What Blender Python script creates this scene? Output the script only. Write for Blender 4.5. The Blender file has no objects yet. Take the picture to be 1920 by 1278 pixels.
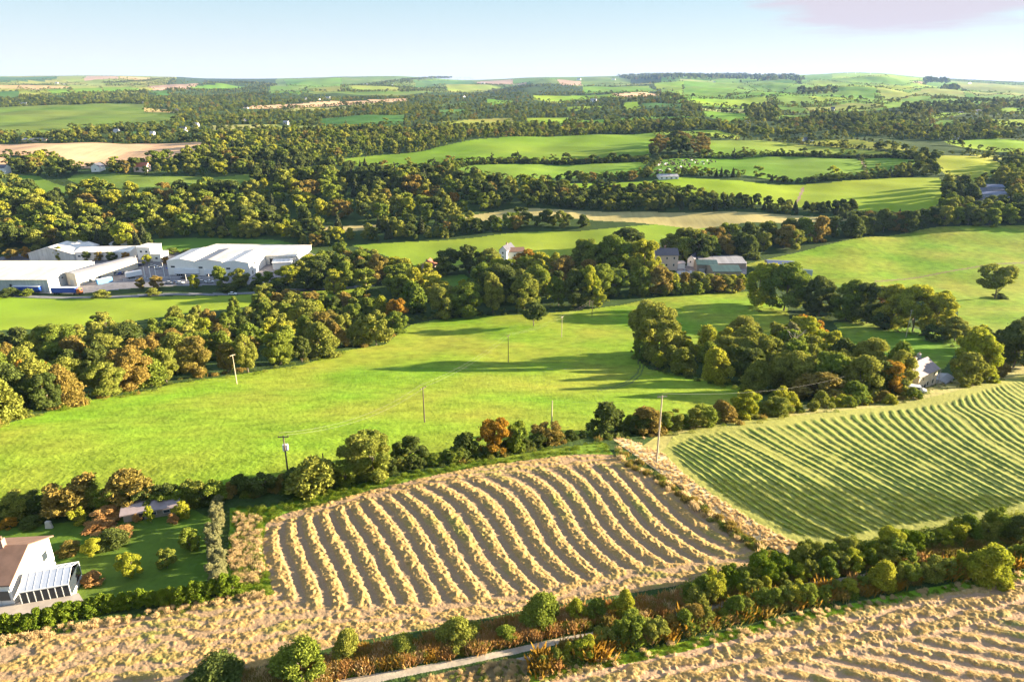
import bpy, math, random
import numpy as np
from mathutils import Vector, Matrix
PI = math.pi
rad = math.radians
C = bpy.context.scene.collection
scene = bpy.context.scene

# ---------------------------------------------------------------- camera
FPX = 1280.0                       # focal length in pixels of the 1920 px wide photograph
PITCH = rad(20.9)
CP, SP = math.cos(PITCH), math.sin(PITCH)
ZC = 112.0
cam = bpy.data.cameras.new('camera')
cam.sensor_width = 36.0
cam.lens = 36.0 * FPX / 1920.0
cam.clip_start = 1.0
cam.clip_end = 60000.0
camo = bpy.data.objects.new('camera', cam)
C.objects.link(camo)
camo.location = (0, 0, ZC)
camo.rotation_euler = (PI / 2 - PITCH, 0, 0)
scene.camera = camo

# ---------------------------------------------------------------- light
SUN_EL, SUN_AZ = rad(10.2), math.atan2(0.96, 0.22)      # azimuth measured from +Y towards +X
sun_dir = Vector((math.sin(SUN_AZ) * math.cos(SUN_EL), math.cos(SUN_AZ) * math.cos(SUN_EL), math.sin(SUN_EL)))
sl = bpy.data.lights.new('sun', 'SUN')
sl.energy = 5.0
sl.angle = rad(0.5)
sl.color = (1.0, 0.83, 0.58)
so = bpy.data.objects.new('sun', sl)
C.objects.link(so)
so.rotation_euler = sun_dir.to_track_quat('Z', 'Y').to_euler()
so.location = (300, 200, 400)

world = bpy.data.worlds.new('World')
scene.world = world
world.use_nodes = True
nt = world.node_tree
nt.nodes.clear()
wo = nt.nodes.new('ShaderNodeOutputWorld')
bg = nt.nodes.new('ShaderNodeBackground')
sky = nt.nodes.new('ShaderNodeTexSky')
sky.sky_type = 'NISHITA'
sky.sun_disc = False
sky.sun_elevation = SUN_EL
sky.sun_rotation = SUN_AZ
sky.altitude = 100
sky.air_density = 1.0
sky.dust_density = 0.4
sky.ozone_density = 1.5
bg.inputs['Strength'].default_value = 0.05
tc = nt.nodes.new('ShaderNodeTexCoord')
# thin high cloud, laid out on the sky dome by direction
def wn(t, **k):
    n = nt.nodes.new(t)
    for a, b in k.items(): setattr(n, a, b)
    return n
sep = wn('ShaderNodeSeparateXYZ')
nt.links.new(tc.outputs['Generated'], sep.inputs[0])
# autumn evening haze softens the sky towards cream at the horizon and pale blue above it
hz = wn('ShaderNodeValToRGB')
cr = hz.color_ramp
while len(cr.elements) > 1: cr.elements.remove(cr.elements[-1])
cr.elements[0].position = 0.0; cr.elements[0].color = (.93, .92, .90, 1)
for p_, c_ in ((.025, (.88, .93, .95, 1)), (.06, (.74, .88, .95, 1)), (.105, (.58, .80, .92, 1)), (.3, (.66, .86, 1.15, 1)), (1.0, (.58, .76, 1.08, 1))):
    e_ = cr.elements.new(p_); e_.color = c_
nt.links.new(sep.outputs['Z'], hz.inputs[0])
hs = wn('ShaderNodeVectorMath', operation='SCALE'); hs.inputs['Scale'].default_value = 2.68
nt.links.new(hz.outputs[0], hs.inputs[0])
mul = wn('ShaderNodeMix', data_type='RGBA')
mul.inputs[0].default_value = 0.93
nt.links.new(sky.outputs[0], mul.inputs[6]); nt.links.new(hs.outputs[0], mul.inputs[7])
# cloud mask
mapn = wn('ShaderNodeMapping'); mapn.inputs['Scale'].default_value = (2.0, 2.0, 24.0); mapn.inputs['Rotation'].default_value = (0.0, 0.10, 0)
nt.links.new(tc.outputs['Generated'], mapn.inputs[0])
cn = wn('ShaderNodeTexNoise'); cn.inputs['Scale'].default_value = 4.5; cn.inputs['Detail'].default_value = 7; cn.inputs['Roughness'].default_value = 0.62
nt.links.new(mapn.outputs[0], cn.inputs[0])
vd = wn('ShaderNodeVectorMath', operation='DISTANCE')
cdir = Vector((0.448, 0.888, 0.084)).normalized()
mp2 = wn('ShaderNodeVectorMath', operation='MULTIPLY'); mp2.inputs[1].default_value = (1.0, 1.0, 4.6)
nt.links.new(tc.outputs['Generated'], mp2.inputs[0]); nt.links.new(mp2.outputs[0], vd.inputs[0])
vd.inputs[1].default_value = (cdir.x, cdir.y, cdir.z * 4.6)
m1 = wn('ShaderNodeMapRange'); m1.inputs['From Min'].default_value = 0.24; m1.inputs['From Max'].default_value = 0.0
nt.links.new(vd.outputs['Value'], m1.inputs[0])
ad = wn('ShaderNodeMath', operation='ADD'); nt.links.new(m1.outputs[0], ad.inputs[0]); nt.links.new(cn.outputs[0], ad.inputs[1])
m2 = wn('ShaderNodeMapRange'); m2.inputs['From Min'].default_value = 0.80; m2.inputs['From Max'].default_value = 1.10; m2.inputs['To Max'].default_value = 0.95
nt.links.new(ad.outputs[0], m2.inputs[0])
cl = wn('ShaderNodeMix', data_type='RGBA')
nt.links.new(m2.outputs[0], cl.inputs[0]); nt.links.new(mul.outputs[2], cl.inputs[6])
CLOUD_IN = cl.inputs[7]
CLOUD_IN.default_value = (2.12, 1.92, 2.16, 1)
nt.links.new(cl.outputs[2], bg.inputs[0])
nt.links.new(bg.outputs[0], wo.inputs[0])

vs = scene.view_settings
vs.view_transform = 'Standard'; vs.look = 'None'; vs.gamma = 1.0; vs.use_curve_mapping = False
vs.exposure = 2.8
scene.cycles.use_denoising = True
scene.cycles.max_bounces = 5
scene.cycles.diffuse_bounces = 2
scene.cycles.glossy_bounces = 1
scene.cycles.transmission_bounces = 2
scene.cycles.transparent_max_bounces = 4
scene.cycles.volume_bounces = 0

# ---------------------------------------------------------------- terrain function
# (row of the photograph at which the ground shows, distance along the view axis)
TAB = [(3200, 24.5), (2600, 30), (2000, 39.5), (1500, 55), (1278, 68), (1100, 84), (1000, 95), (930, 104), (865, 117), (800, 143), (750, 178), (700, 222),
       (650, 268), (600, 318), (540, 385), (480, 442), (440, 484), (400, 534), (350, 608), (300, 735), (270, 850), (240, 1060),
       (220, 1260), (200, 1600), (185, 2000), (170, 2750), (160, 3600), (150, 4900), (143, 6300), (138, 7600)]
TR = np.array([t[0] for t in TAB][::-1], float); TD = np.log(np.array([t[1] for t in TAB][::-1], float))
def pchip(xk, yk):
    h = np.diff(xk); d = np.diff(yk) / h
    m = np.zeros(len(xk))
    for i in range(1, len(xk) - 1):
        if d[i - 1] * d[i] > 0:
            w1 = 2 * h[i] + h[i - 1]; w2 = h[i] + 2 * h[i - 1]
            m[i] = (w1 + w2) / (w1 / d[i - 1] + w2 / d[i])
    m[0] = d[0]; m[-1] = d[-1]
    def f(x):
        x = np.clip(x, xk[0], xk[-1])
        i = np.clip(np.searchsorted(xk, x) - 1, 0, len(xk) - 2)
        t = (x - xk[i]) / h[i]
        t2, t3 = t * t, t * t * t
        return yk[i] * (2 * t3 - 3 * t2 + 1) + h[i] * m[i] * (t3 - 2 * t2 + t) + yk[i + 1] * (3 * t2 - 2 * t3) + h[i] * m[i + 1] * (t3 - t2)
    return f
depth_of = pchip(TR, TD)
SKX = np.array([-900, 0, 130, 200, 320, 400, 520, 640, 740, 800, 880, 930, 1000, 1100, 1180, 1300, 1400, 1480, 1540, 1600, 1640, 1700, 1740, 1800, 1880, 1920, 2900], float)
SKY = np.array([147, 143, 142, 142, 144, 148, 147, 144, 143, 146, 151, 149, 145, 144, 142, 141, 141, 141, 139, 136.5, 137, 142, 146, 149, 152, 154, 158], float)
skyf = pchip(SKX, SKY)
_rs = np.random.RandomState(5)
_W = []
for lam, amp, lo, hi in ((38, .22, 60, 140), (85, .7, 150, 420), (190, 2.0, 300, 800), (520, 7.0, 900, 2600), (1300, 16.0, 2400, 6000)):
    for k in range(4):
        a = _rs.uniform(0, 2 * PI); l = lam * _rs.uniform(.75, 1.35)
        _W.append((math.cos(a) * 2 * PI / l, math.sin(a) * 2 * PI / l, _rs.uniform(0, 6.28), amp * .5, lo, hi))
def unproj(px, row):
    """ground point of the landscape met by the view ray through a point of the photograph: x, y, z and axial distance"""
    px = np.asarray(px, float); row = np.asarray(row, float)
    s = skyf(px)
    w = np.clip((260 - row) / (260 - s), 0, 1)
    w = w * w * (3 - 2 * w)
    D = np.exp(depth_of(row - (s - 138) * w))
    xn = (px - 960) / FPX; yn = -(row - 639) / FPX
    x = D * xn; y = D * (CP + SP * yn); z = ZC + D * (-SP + CP * yn)
    n = np.zeros_like(D)
    for kx, ky, ph, a, lo, hi in _W:
        t = np.clip((D - lo) / (hi - lo), 0, 1)
        n = n + a * t * np.sin(kx * x + ky * y + ph)
    fade = np.clip((7600 - D) / 2500, 0.12, 1)
    return x, y, z + n * fade, D
def P(px, row):
    x, y, z, D = unproj(np.array([px]), np.array([row]))
    return Vector((float(x[0]), float(y[0]), float(z[0])))
def mpp(px, row):
    """metres per photo pixel at that ground point"""
    return float(unproj(np.array([px]), np.array([row]))[3][0]) / FPX
def inpoly(px, py, poly):
    poly = np.asarray(poly, float)
    res = np.zeros(px.shape, bool)
    bb = (px >= poly[:, 0].min()) & (px <= poly[:, 0].max()) & (py >= poly[:, 1].min()) & (py <= poly[:, 1].max())
    if not bb.any(): return res
    x = px[bb]; y = py[bb]; r = np.zeros(x.shape, bool)
    n = len(poly)
    for i in range(n):
        x1, y1 = poly[i]; x2, y2 = poly[(i + 1) % n]
        if y1 == y2: continue
        c = ((y1 > y) != (y2 > y)) & (x < (x2 - x1) * (y - y1) / (y2 - y1) + x1)
        r ^= c
    res[bb] = r
    return res
def polydist(px, py, pts):
    """distance in photo pixels to a polyline"""
    d = np.full(px.shape, 1e9)
    for (x1, y1), (x2, y2) in zip(pts[:-1], pts[1:]):
        dx, dy = x2 - x1, y2 - y1
        t = np.clip(((px - x1) * dx + (py - y1) * dy) / (dx * dx + dy * dy), 0, 1)
        d = np.minimum(d, np.hypot(px - x1 - t * dx, py - y1 - t * dy))
    return d
# value noise on world coordinates
_perm = np.random.RandomState(11).rand(256, 256)
def vnoise(x, y):
    xi = np.floor(x).astype(int); yi = np.floor(y).astype(int)
    fx = x - xi; fy = y - yi
    fx = fx * fx * (3 - 2 * fx); fy = fy * fy * (3 - 2 * fy)
    a = _perm[xi & 255, yi & 255]; b = _perm[(xi + 1) & 255, yi & 255]
    c = _perm[xi & 255, (yi + 1) & 255]; d = _perm[(xi + 1) & 255, (yi + 1) & 255]
    return (a * (1 - fx) + b * fx) * (1 - fy) + (c * (1 - fx) + d * fx) * fy
def fbm(x, y, o=3):
    s = 0; a = .5; t = 0
    for k in range(o):
        s = s + a * vnoise(x * 2 ** k + 17 * k, y * 2 ** k + 31 * k); t += a; a *= .55
    return s / t

# ---------------------------------------------------------------- generic helpers
def setp(o, **k):
    for a, b in k.items():
        if b is not None: o[a] = b
    return o
def link(o, parent=None):
    C.objects.link(o)
    if parent is not None: o.parent = parent
    return o
def empty(name, loc, label, cat, group=None, rz=0.0, s=1.0):
    o = bpy.data.objects.new(name, None)
    o.empty_display_size = 0.5
    C.objects.link(o)
    o.location = loc; o.rotation_euler = (0, 0, rz)
    o.scale = (s, s, s) if not isinstance(s, tuple) else s
    return setp(o, label=label, category=cat, group=group)
def mesh_np(name, verts, faces, mats, mat_idx=None, smooth=False):
    """faces: (n,k) int array or list of such arrays"""
    me = bpy.data.meshes.new(name)
    fl = faces if isinstance(faces, list) else [faces]
    fl = [np.asarray(f, np.int32) for f in fl if len(f)]
    verts = np.asarray(verts, np.float32)
    me.vertices.add(len(verts)); me.vertices.foreach_set('co', verts.ravel())
    nl = sum(f.size for f in fl); nf = sum(len(f) for f in fl)
    me.loops.add(nl); me.loops.foreach_set('vertex_index', np.concatenate([f.ravel() for f in fl]))
    st = []; tot = []; o = 0
    for f in fl:
        k = f.shape[1]
        st.append(o + np.arange(len(f)) * k); tot.append(np.full(len(f), k)); o += f.size
    me.polygons.add(nf)
    me.polygons.foreach_set('loop_start', np.concatenate(st).astype(np.int32))
    try: me.polygons.foreach_set('loop_total', np.concatenate(tot).astype(np.int32))
    except Exception: pass
    for m in (mats if isinstance(mats, (list, tuple)) else [mats]): me.materials.append(m)
    if mat_idx is not None: me.polygons.foreach_set('material_index', np.asarray(mat_idx, np.int32))
    me.polygons.foreach_set('use_smooth', np.full(nf, bool(smooth)))
    me.update(calc_edges=True)
    return me
class MB:
    """collects simple solids and becomes one mesh object"""
    def __init__(s): s.v = []; s.f = []
    def add(s, vs, fs):
        b = len(s.v); s.v += [tuple(v) for v in vs]; s.f += [tuple(b + i for i in f) for f in fs]
    def box(s, x0, y0, z0, x1, y1, z1, taper=0.0):
        t = taper
        s.add([(x0, y0, z0), (x1, y0, z0), (x1, y1, z0), (x0, y1, z0), (x0 + t, y0 + t, z1), (x1 - t, y0 + t, z1), (x1 - t, y1 - t, z1), (x0 + t, y1 - t, z1)],
              [(0, 3, 2, 1), (4, 5, 6, 7), (0, 1, 5, 4), (1, 2, 6, 5), (2, 3, 7, 6), (3, 0, 4, 7)])
    def tube(s, p, q, r0, r1=None, n=7):
        r1 = r0 if r1 is None else r1
        p = Vector(p); q = Vector(q); d = (q - p).normalized()
        a = d.orthogonal().normalized(); b = d.cross(a)
        vs = []
        for c, r in ((p, r0), (q, r1)):
            for i in range(n):
                t = 2 * PI * i / n
                vs.append(c + a * (r * math.cos(t)) + b * (r * math.sin(t)))
        fs = [(i, (i + 1) % n, n + (i + 1) % n, n + i) for i in range(n)]
        fs += [tuple(range(n))[::-1], tuple(range(n, 2 * n))]
        s.add(vs, fs)
    def path(s, pts, r, n=5):
        for a, b in zip(pts[:-1], pts[1:]): s.tube(a, b, r, r, n)
    def prism(s, prof, y0, y1):
        """profile in x,z extruded along y"""
        n = len(prof)
        vs = [(x, y0, z) for x, z in prof] + [(x, y1, z) for x, z in prof]
        fs = [(i, (i + 1) % n, n + (i + 1) % n, n + i) for i in range(n)] + [tuple(range(n))[::-1], tuple(range(n, 2 * n))]
        s.add(vs, fs)
    def build(s, name, mat, parent=None, smooth=False, bevel=0.0):
        me = bpy.data.meshes.new(name)
        me.from_pydata(s.v, [], s.f); me.materials.append(mat)
        import bmesh
        bm = bmesh.new(); bm.from_mesh(me); bmesh.ops.recalc_face_normals(bm, faces=bm.faces)
        if bevel:
            bmesh.ops.remove_doubles(bm, verts=bm.verts, dist=1e-4)
            bmesh.ops.bevel(bm, geom=[e for e in bm.edges if len(e.link_faces) == 2 and e.calc_face_angle(0) > .6], offset=bevel, segments=2, affect='EDGES')
        bm.to_mesh(me); bm.free()
        if smooth: me.polygons.foreach_set('use_smooth', [True] * len(me.polygons))
        o = bpy.data.objects.new(name, me)
        return link(o, parent)

# ---------------------------------------------------------------- materials
def new_mat(name):
    m = bpy.data.materials.new(name); m.use_nodes = True
    n = m.node_tree.nodes; n.clear()
    return m, n, m.node_tree.links
def nmix(n, l, fac, a, b, mode='MIX'):
    x = n.new('ShaderNodeMix'); x.data_type = 'RGBA'; x.blend_type = mode
    for sck, v in ((x.inputs[0], fac), (x.inputs[6], a), (x.inputs[7], b)):
        if hasattr(v, 'is_linked'): l.new(v, sck)
        elif isinstance(v, (int, float)): sck.default_value = v
        else: sck.default_value = tuple(v) + (1,) if len(v) == 3 else v
    return x.outputs[2]
def nnoise(n, l, scale, detail=3, rough=.55, vec=None, dist=0.0):
    x = n.new('ShaderNodeTexNoise'); x.inputs['Scale'].default_value = scale; x.inputs['Detail'].default_value = detail
    x.inputs['Roughness'].default_value = rough; x.inputs['Distortion'].default_value = dist
    if vec is not None: l.new(vec, x.inputs['Vector'])
    return x.outputs['Fac']
def nrange(n, l, v, a, b, c=0.0, d=1.0):
    x = n.new('ShaderNodeMapRange'); x.inputs['From Min'].default_value = a; x.inputs['From Max'].default_value = b
    x.inputs['To Min'].default_value = c; x.inputs['To Max'].default_value = d
    l.new(v, x.inputs['Value']); return x.outputs[0]
def geo_pos(n, l, scale=(1, 1, 1), rz=0.0):
    g = n.new('ShaderNodeNewGeometry'); mp = n.new('ShaderNodeMapping')
    mp.inputs['Scale'].default_value = scale; mp.inputs['Rotation'].default_value = (0, 0, rz)
    l.new(g.outputs['Position'], mp.inputs[0]); return mp.outputs[0]
def finish(m, n, l, col, rough=.9, bump=None, bstr=.5, bdist=.1, spec=.2, metal=0.0):
    o = n.new('ShaderNodeOutputMaterial'); p = n.new('ShaderNodeBsdfPrincipled')
    if hasattr(col, 'is_linked'): l.new(col, p.inputs['Base Color'])
    else: p.inputs['Base Color'].default_value = tuple(col) + (1,)
    p.inputs['Roughness'].default_value = rough
    p.inputs['Specular IOR Level'].default_value = spec
    p.inputs['Metallic'].default_value = metal
    if bump is not None:
        b = n.new('ShaderNodeBump'); b.inputs['Strength'].default_value = bstr; b.inputs['Distance'].default_value = bdist
        l.new(bump, b.inputs['Height']); l.new(b.outputs[0], p.inputs['Normal'])
    l.new(p.outputs[0], o.inputs[0])
    return m
def plain(name, col, rough=.6, var=.12, scale=1.5, spec=.3, metal=0.0, bump=.0):
    """painted or mineral surface with faint weathering"""
    m, n, l = new_mat(name)
    tc = n.new('ShaderNodeTexCoord')
    f = nnoise(n, l, scale, 4, .6, tc.outputs['Object'])
    c2 = tuple(c * (1 - 2.2 * var) for c in col)
    r = nrange(n, l, f, .35, .75)
    c = nmix(n, l, r, col, c2)
    return finish(m, n, l, c, rough, f if bump else None, bump, .05, spec, metal)
def grass_mat(name, lush=(.9, 1.06, .8), dry=(1.25, 1.0, 1.2), s=1.0, bstr=.6, bdist=.25, speck=.35, var=.5):
    """short grass; the sward colour comes from the object, clumps and dry patches from noise in the world"""
    m, n, l = new_mat(name)
    oi = n.new('ShaderNodeObjectInfo')
    v = geo_pos(n, l)
    big = nrange(n, l, nnoise(n, l, .018 / s, 3, .5, v), .35, .68)
    med = nrange(n, l, nnoise(n, l, .16 / s, 4, .6, v), .3, .72)
    fine = nnoise(n, l, 1.1 / s, 4, .7, v)
    a = nmix(n, l, 1.0, oi.outputs['Color'], lush, 'MULTIPLY')
    b = nmix(n, l, 1.0, oi.outputs['Color'], dry, 'MULTIPLY')
    c = nmix(n, l, big, a, b)
    mm = n.new('ShaderNodeMix'); mm.data_type = 'FLOAT'; mm.inputs[2].default_value = 1 - var * .35; mm.inputs[3].default_value = 1 + var * .25
    l.new(med, mm.inputs[0])
    vm = n.new('ShaderNodeVectorMath'); vm.operation = 'SCALE'; l.new(c, vm.inputs[0]); l.new(mm.outputs[0], vm.inputs['Scale'])
    sp = nrange(n, l, fine, .50, .66)
    dk = n.new('ShaderNodeVectorMath'); dk.operation = 'SCALE'; l.new(vm.outputs[0], dk.inputs[0]); dk.inputs['Scale'].default_value = .55
    mx = n.new('ShaderNodeMath'); mx.operation = 'MULTIPLY'; l.new(sp, mx.inputs[0]); mx.inputs[1].default_value = speck
    c = nmix(n, l, mx.outputs[0], vm.outputs[0], dk.outputs[0])
    return finish(m, n, l, c, .95, fine, bstr, bdist, .05)
M = {}
M['pasture'] = grass_mat('pasture_grass', lush=(.76, 1.03, .75), dry=(1.28, 1.04, 1.4), s=.7, speck=.65, bstr=.7, bdist=.22, var=.9)
M['farfield'] = grass_mat('far_field_grass', s=5.0, speck=.12, var=.35, bstr=.3, bdist=.6)
M['lawn'] = grass_mat('garden_grass', s=.6, speck=.4, bstr=.5, bdist=.12)
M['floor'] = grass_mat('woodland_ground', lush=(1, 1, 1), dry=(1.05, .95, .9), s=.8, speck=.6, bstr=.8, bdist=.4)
def crop_mat(name, stripes=0.0, rz=0.0, sc=.3):
    m, n, l = new_mat(name)
    oi = n.new('ShaderNodeObjectInfo')
    v = geo_pos(n, l)
    f = nnoise(n, l, .05, 4, .6, v); g = nnoise(n, l, .8, 4, .6, v)
    v2 = geo_pos(n, l, (1, .04, 1), rz)
    st = nnoise(n, l, sc, 2, .5, v2)
    k = n.new('ShaderNodeMath'); k.operation = 'MULTIPLY_ADD'; l.new(st, k.inputs[0]); k.inputs[1].default_value = .5; k.inputs[2].default_value = .6
    k2 = n.new('ShaderNodeMath'); k2.operation = 'MULTIPLY_ADD'; l.new(f, k2.inputs[0]); k2.inputs[1].default_value = .3; l.new(k.outputs[0], k2.inputs[2])
    vm = n.new('ShaderNodeVectorMath'); vm.operation = 'SCALE'; l.new(oi.outputs['Color'], vm.inputs[0]); l.new(k2.outputs[0], vm.inputs['Scale'])
    return finish(m, n, l, vm.outputs[0], .95, g, .4, .2, .05)
M['crop'] = crop_mat('stubble_crop', rz=.3)
def swath_mat(name, ground, ridge, green, gthr=.62):
    """cut field: bare stubble between windrows of drying straw; 'ridge' is how much cut straw lies there"""
    m, n, l = new_mat(name)
    at = n.new('ShaderNodeAttribute'); at.attribute_name = 'ridge'
    v = geo_pos(n, l)
    f1 = nnoise(n, l, 3.0, 5, .75, v); f2 = nnoise(n, l, .12, 3, .6, v); f3 = nnoise(n, l, 6.0, 3, .7, v)
    r = n.new('ShaderNodeMath'); r.operation = 'ADD'; l.new(at.outputs['Fac'], r.inputs[0]); l.new(nrange(n, l, f1, .3, .7, -.22, .22), r.inputs[1])
    rr = nrange(n, l, r.outputs[0], .15, .6)
    gr = nmix(n, l, nrange(n, l, f3, .35, .7), ground, tuple(c * 1.35 for c in ground))
    rg = nmix(n, l, nrange(n, l, f3, .3, .65), ridge, tuple(c * .62 for c in ridge))
    rg = nmix(n, l, nrange(n, l, f2, gthr - .08, gthr + .08, 0, .75), rg, green)
    c = nmix(n, l, rr, gr, rg)
    return finish(m, n, l, c, .95, f1, .8, .12, .05)
M['straw'] = swath_mat('straw_windrows', (.26, .175, .10), (.44, .29, .11), (.20, .21, .05), .62)
M['hay2'] = swath_mat('straw_headland', (.31, .205, .125), (.43, .30, .125), (.20, .21, .06), .60)
M['meadow'] = swath_mat('mown_grass_swaths', (.235, .235, .060), (.105, .160, .024), (.18, .20, .045), .60)
# ---------------------------------------------------------------- land use: outlines of the fields, traced on the ground
OLIVE = (.21, .24, .045); TAN = (.38, .29, .12); GREEN = (.12, .225, .020); BRIGHT = (.20, .30, .020); DULL = (.12, .18, .035)
TEAL = (.065, .135, .035); PEACH = (.55, .35, .20); PINK = (.36, .24, .16); PALE = (.26, .28, .09)
R = []   # name, material, colour, polygon
def reg(name, mat, col, *pts): R.append((name, mat, col, pts))
# near
reg('pasture', 'pasture', (.20, .265, .024), (-900, 790), (0, 795), (120, 762), (250, 737), (330, 717), (450, 700), (560, 685), (640, 660), (720, 645), (765, 607), (820, 597), (900, 592), (1000, 590),
    (1100, 580), (1160, 572), (1240, 556), (1330, 550), (1400, 545), (1470, 560), (1480, 600), (1440, 640), (1380, 650), (1240, 650), (1190, 668), (1215, 690), (1330, 712), (1420, 732), (1430, 760), (1390, 775), (1300, 792), (1130, 806), (1000, 826),
    (860, 856), (780, 872), (640, 890), (540, 908), (400, 922), (250, 932), (100, 950), (0, 956), (-900, 1000))
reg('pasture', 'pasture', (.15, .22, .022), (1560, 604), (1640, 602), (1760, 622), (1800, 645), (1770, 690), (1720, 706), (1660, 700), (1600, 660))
reg('hill_pasture', 'pasture', (.20, .265, .026), (1395, 498), (1450, 482), (1510, 467), (1600, 447), (1750, 426), (1920, 421), (2800, 428), (2800, 700), (2100, 640), (1920, 618), (1850, 625), (1800, 612), (1790, 565), (1700, 552), (1600, 545), (1520, 530))
reg('mown_meadow', 'meadow', (.16, .22, .03), (1236, 842), (1262, 812), (1300, 799), (1400, 782), (1500, 774), (1640, 757), (1760, 738), (1840, 718), (1920, 693), (2000, 660), (2500, 560), (2900, 520), (2900, 900), (2300, 930), (1920, 966), (1800, 988), (1650, 1012), (1540, 1030), (1500, 1025),
    (1470, 1008), (1380, 958), (1290, 897))
reg('stubble_field', 'straw', (.4, .3, .15), (-900, 1290), (0, 1212), (200, 1166), (380, 1138), (470, 1122), (514, 1114), (500, 1075), (490, 1020), (498, 980), (530, 962), (600, 945), (700, 918), (800, 894), (900, 874), (1000, 860), (1080, 851), (1150, 852), (1205, 876), (1300, 940), (1390, 1002), (1440, 1040),
    (1420, 1062), (1260, 1098), (1100, 1122), (980, 1142), (830, 1172), (650, 1204), (520, 1240), (340, 1290), (0, 1500), (-900, 1700))
reg('hay_field', 'hay2', (.4, .3, .15), (1015, 1278), (1110, 1254), (1200, 1236), (1300, 1214), (1500, 1166), (1700, 1124), (1920, 1084), (2900, 920), (2900, 1500), (2900, 3000), (900, 3000), (900, 1500))
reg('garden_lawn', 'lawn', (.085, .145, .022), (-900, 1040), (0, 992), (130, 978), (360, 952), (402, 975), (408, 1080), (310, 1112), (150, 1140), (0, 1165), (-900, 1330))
reg('track', 'track', (.34, .29, .22), (560, 1300), (640, 1272), (760, 1252), (850, 1236), (950, 1216), (1060, 1192), (1180, 1171), (1290, 1146), (1360, 1122), (1450, 1098), (1560, 1084), (1640, 1070), (1800, 1042), (1920, 1020),
    (1920, 1028), (1800, 1050), (1640, 1079), (1560, 1094), (1450, 1108), (1365, 1132), (1295, 1156), (1185, 1181), (1060, 1203), (950, 1228), (850, 1249), (760, 1266), (650, 1290), (560, 1330))
reg('track', 'track', (.30, .26, .22), (700, 1310), (800, 1276), (850, 1260), (930, 1240), (1000, 1226), (1010, 1232), (940, 1248), (860, 1268), (810, 1284), (740, 1310))
reg('bare_soil', 'floor', (.19, .145, .07), (640, 1320), (760, 1278), (860, 1252), (960, 1232), (1000, 1240), (985, 1262), (1000, 1290), (900, 1500))
reg('weed_verge', 'lawn', (.17, .27, .02), (900, 1320), (1000, 1262), (1100, 1238), (1200, 1220), (1300, 1197), (1500, 1150), (1700, 1107), (1920, 1068), (2900, 900), (2900, 930), (1920, 1086), (1700, 1126), (1500, 1168), (1300, 1216), (1200, 1238), (1110, 1256), (1015, 1280))
reg('weed_verge', 'lawn', (.12, .20, .02), (430, 950), (500, 948), (600, 925), (700, 900), (850, 872), (1000, 846), (1130, 828), (1150, 850), (1080, 850), (1000, 860), (900, 874), (800, 894), (700, 918), (600, 945), (530, 962), (498, 980), (490, 1020), (500, 1075), (514, 1114), (470, 1122), (426, 1100))
reg('dry_grass_bank', 'dry', (.62, .46, .25), (1130, 806), (1190, 826), (1242, 848), (1290, 897), (1380, 958), (1470, 1008), (1525, 1034), (1500, 1048), (1450, 1028), (1380, 990), (1310, 938), (1240, 888), (1170, 838))
reg('dry_grass_bank', 'dry', (.30, .27, .075), (1200, 836), (1230, 815), (1300, 790), (1400, 772), (1500, 760), (1640, 742), (1780, 716), (1920, 676), (2000, 640), (2010, 665), (1920, 698), (1840, 722), (1760, 742), (1640, 761), (1500, 778), (1400, 786), (1300, 803), (1262, 815), (1240, 846))
reg('track', 'track', (.24, .17, .10), (1503, 344), (1509, 344), (1498, 372), (1488, 386), (1484, 386), (1494, 368))
reg('track', 'track', (.26, .20, .11), (1609, 294), (1614, 294), (1622, 312), (1626, 322), (1620, 322), (1614, 308))
reg('track', 'track', (.17, .16, .04), (1640, 526), (1720, 516), (1800, 503), (1860, 494), (1960, 486), (1960, 489), (1860, 497), (1800, 506), (1720, 519), (1640, 529))
reg('track', 'track', (.09, .13, .02), (1196, 672), (1200, 685), (1196, 700), (1180, 714), (1150, 724), (1120, 729), (1120, 727), (1150, 722), (1178, 711), (1193, 698), (1196, 685), (1193, 672))
reg('track', 'track', (.09, .13, .02), (1203, 672), (1207, 687), (1202, 703), (1184, 718), (1150, 728), (1120, 733), (1120, 731), (1150, 726), (1182, 715), (1199, 702), (1203, 687), (1200, 672))
# the industrial estate
reg('estate_yard', 'tarmac', (.20, .19, .20), (-900, 490), (0, 482), (60, 474), (150, 482), (240, 474), (300, 472), (560, 470), (600, 480), (560, 508), (500, 530), (430, 534), (300, 537), (150, 546), (0, 549), (-900, 560))
reg('road', 'tarmac', (.17, .17, .18), (-900, 575), (0, 551), (250, 551), (430, 546), (560, 541), (700, 533), (700, 536), (560, 545), (430, 550), (250, 555), (0, 555), (-900, 580))
reg('pasture', 'farfield', (.19, .27, .025), (-900, 590), (0, 556), (250, 557), (440, 551), (560, 546), (690, 540), (650, 556), (500, 570), (440, 580), (300, 596), (150, 610), (0, 620), (-900, 700))
reg('pasture', 'farfield', (.10, .17, .03), (286, 446), (400, 447), (520, 455), (560, 462), (380, 468), (290, 470))  # field behind the estate tinted darker, its shade put into the colour
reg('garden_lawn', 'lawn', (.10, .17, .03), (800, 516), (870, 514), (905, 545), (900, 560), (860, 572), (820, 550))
reg('estate_yard', 'tarmac', (.26, .23, .22), (1262, 500), (1300, 494), (1400, 492), (1400, 512), (1330, 516), (1270, 512))
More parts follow.
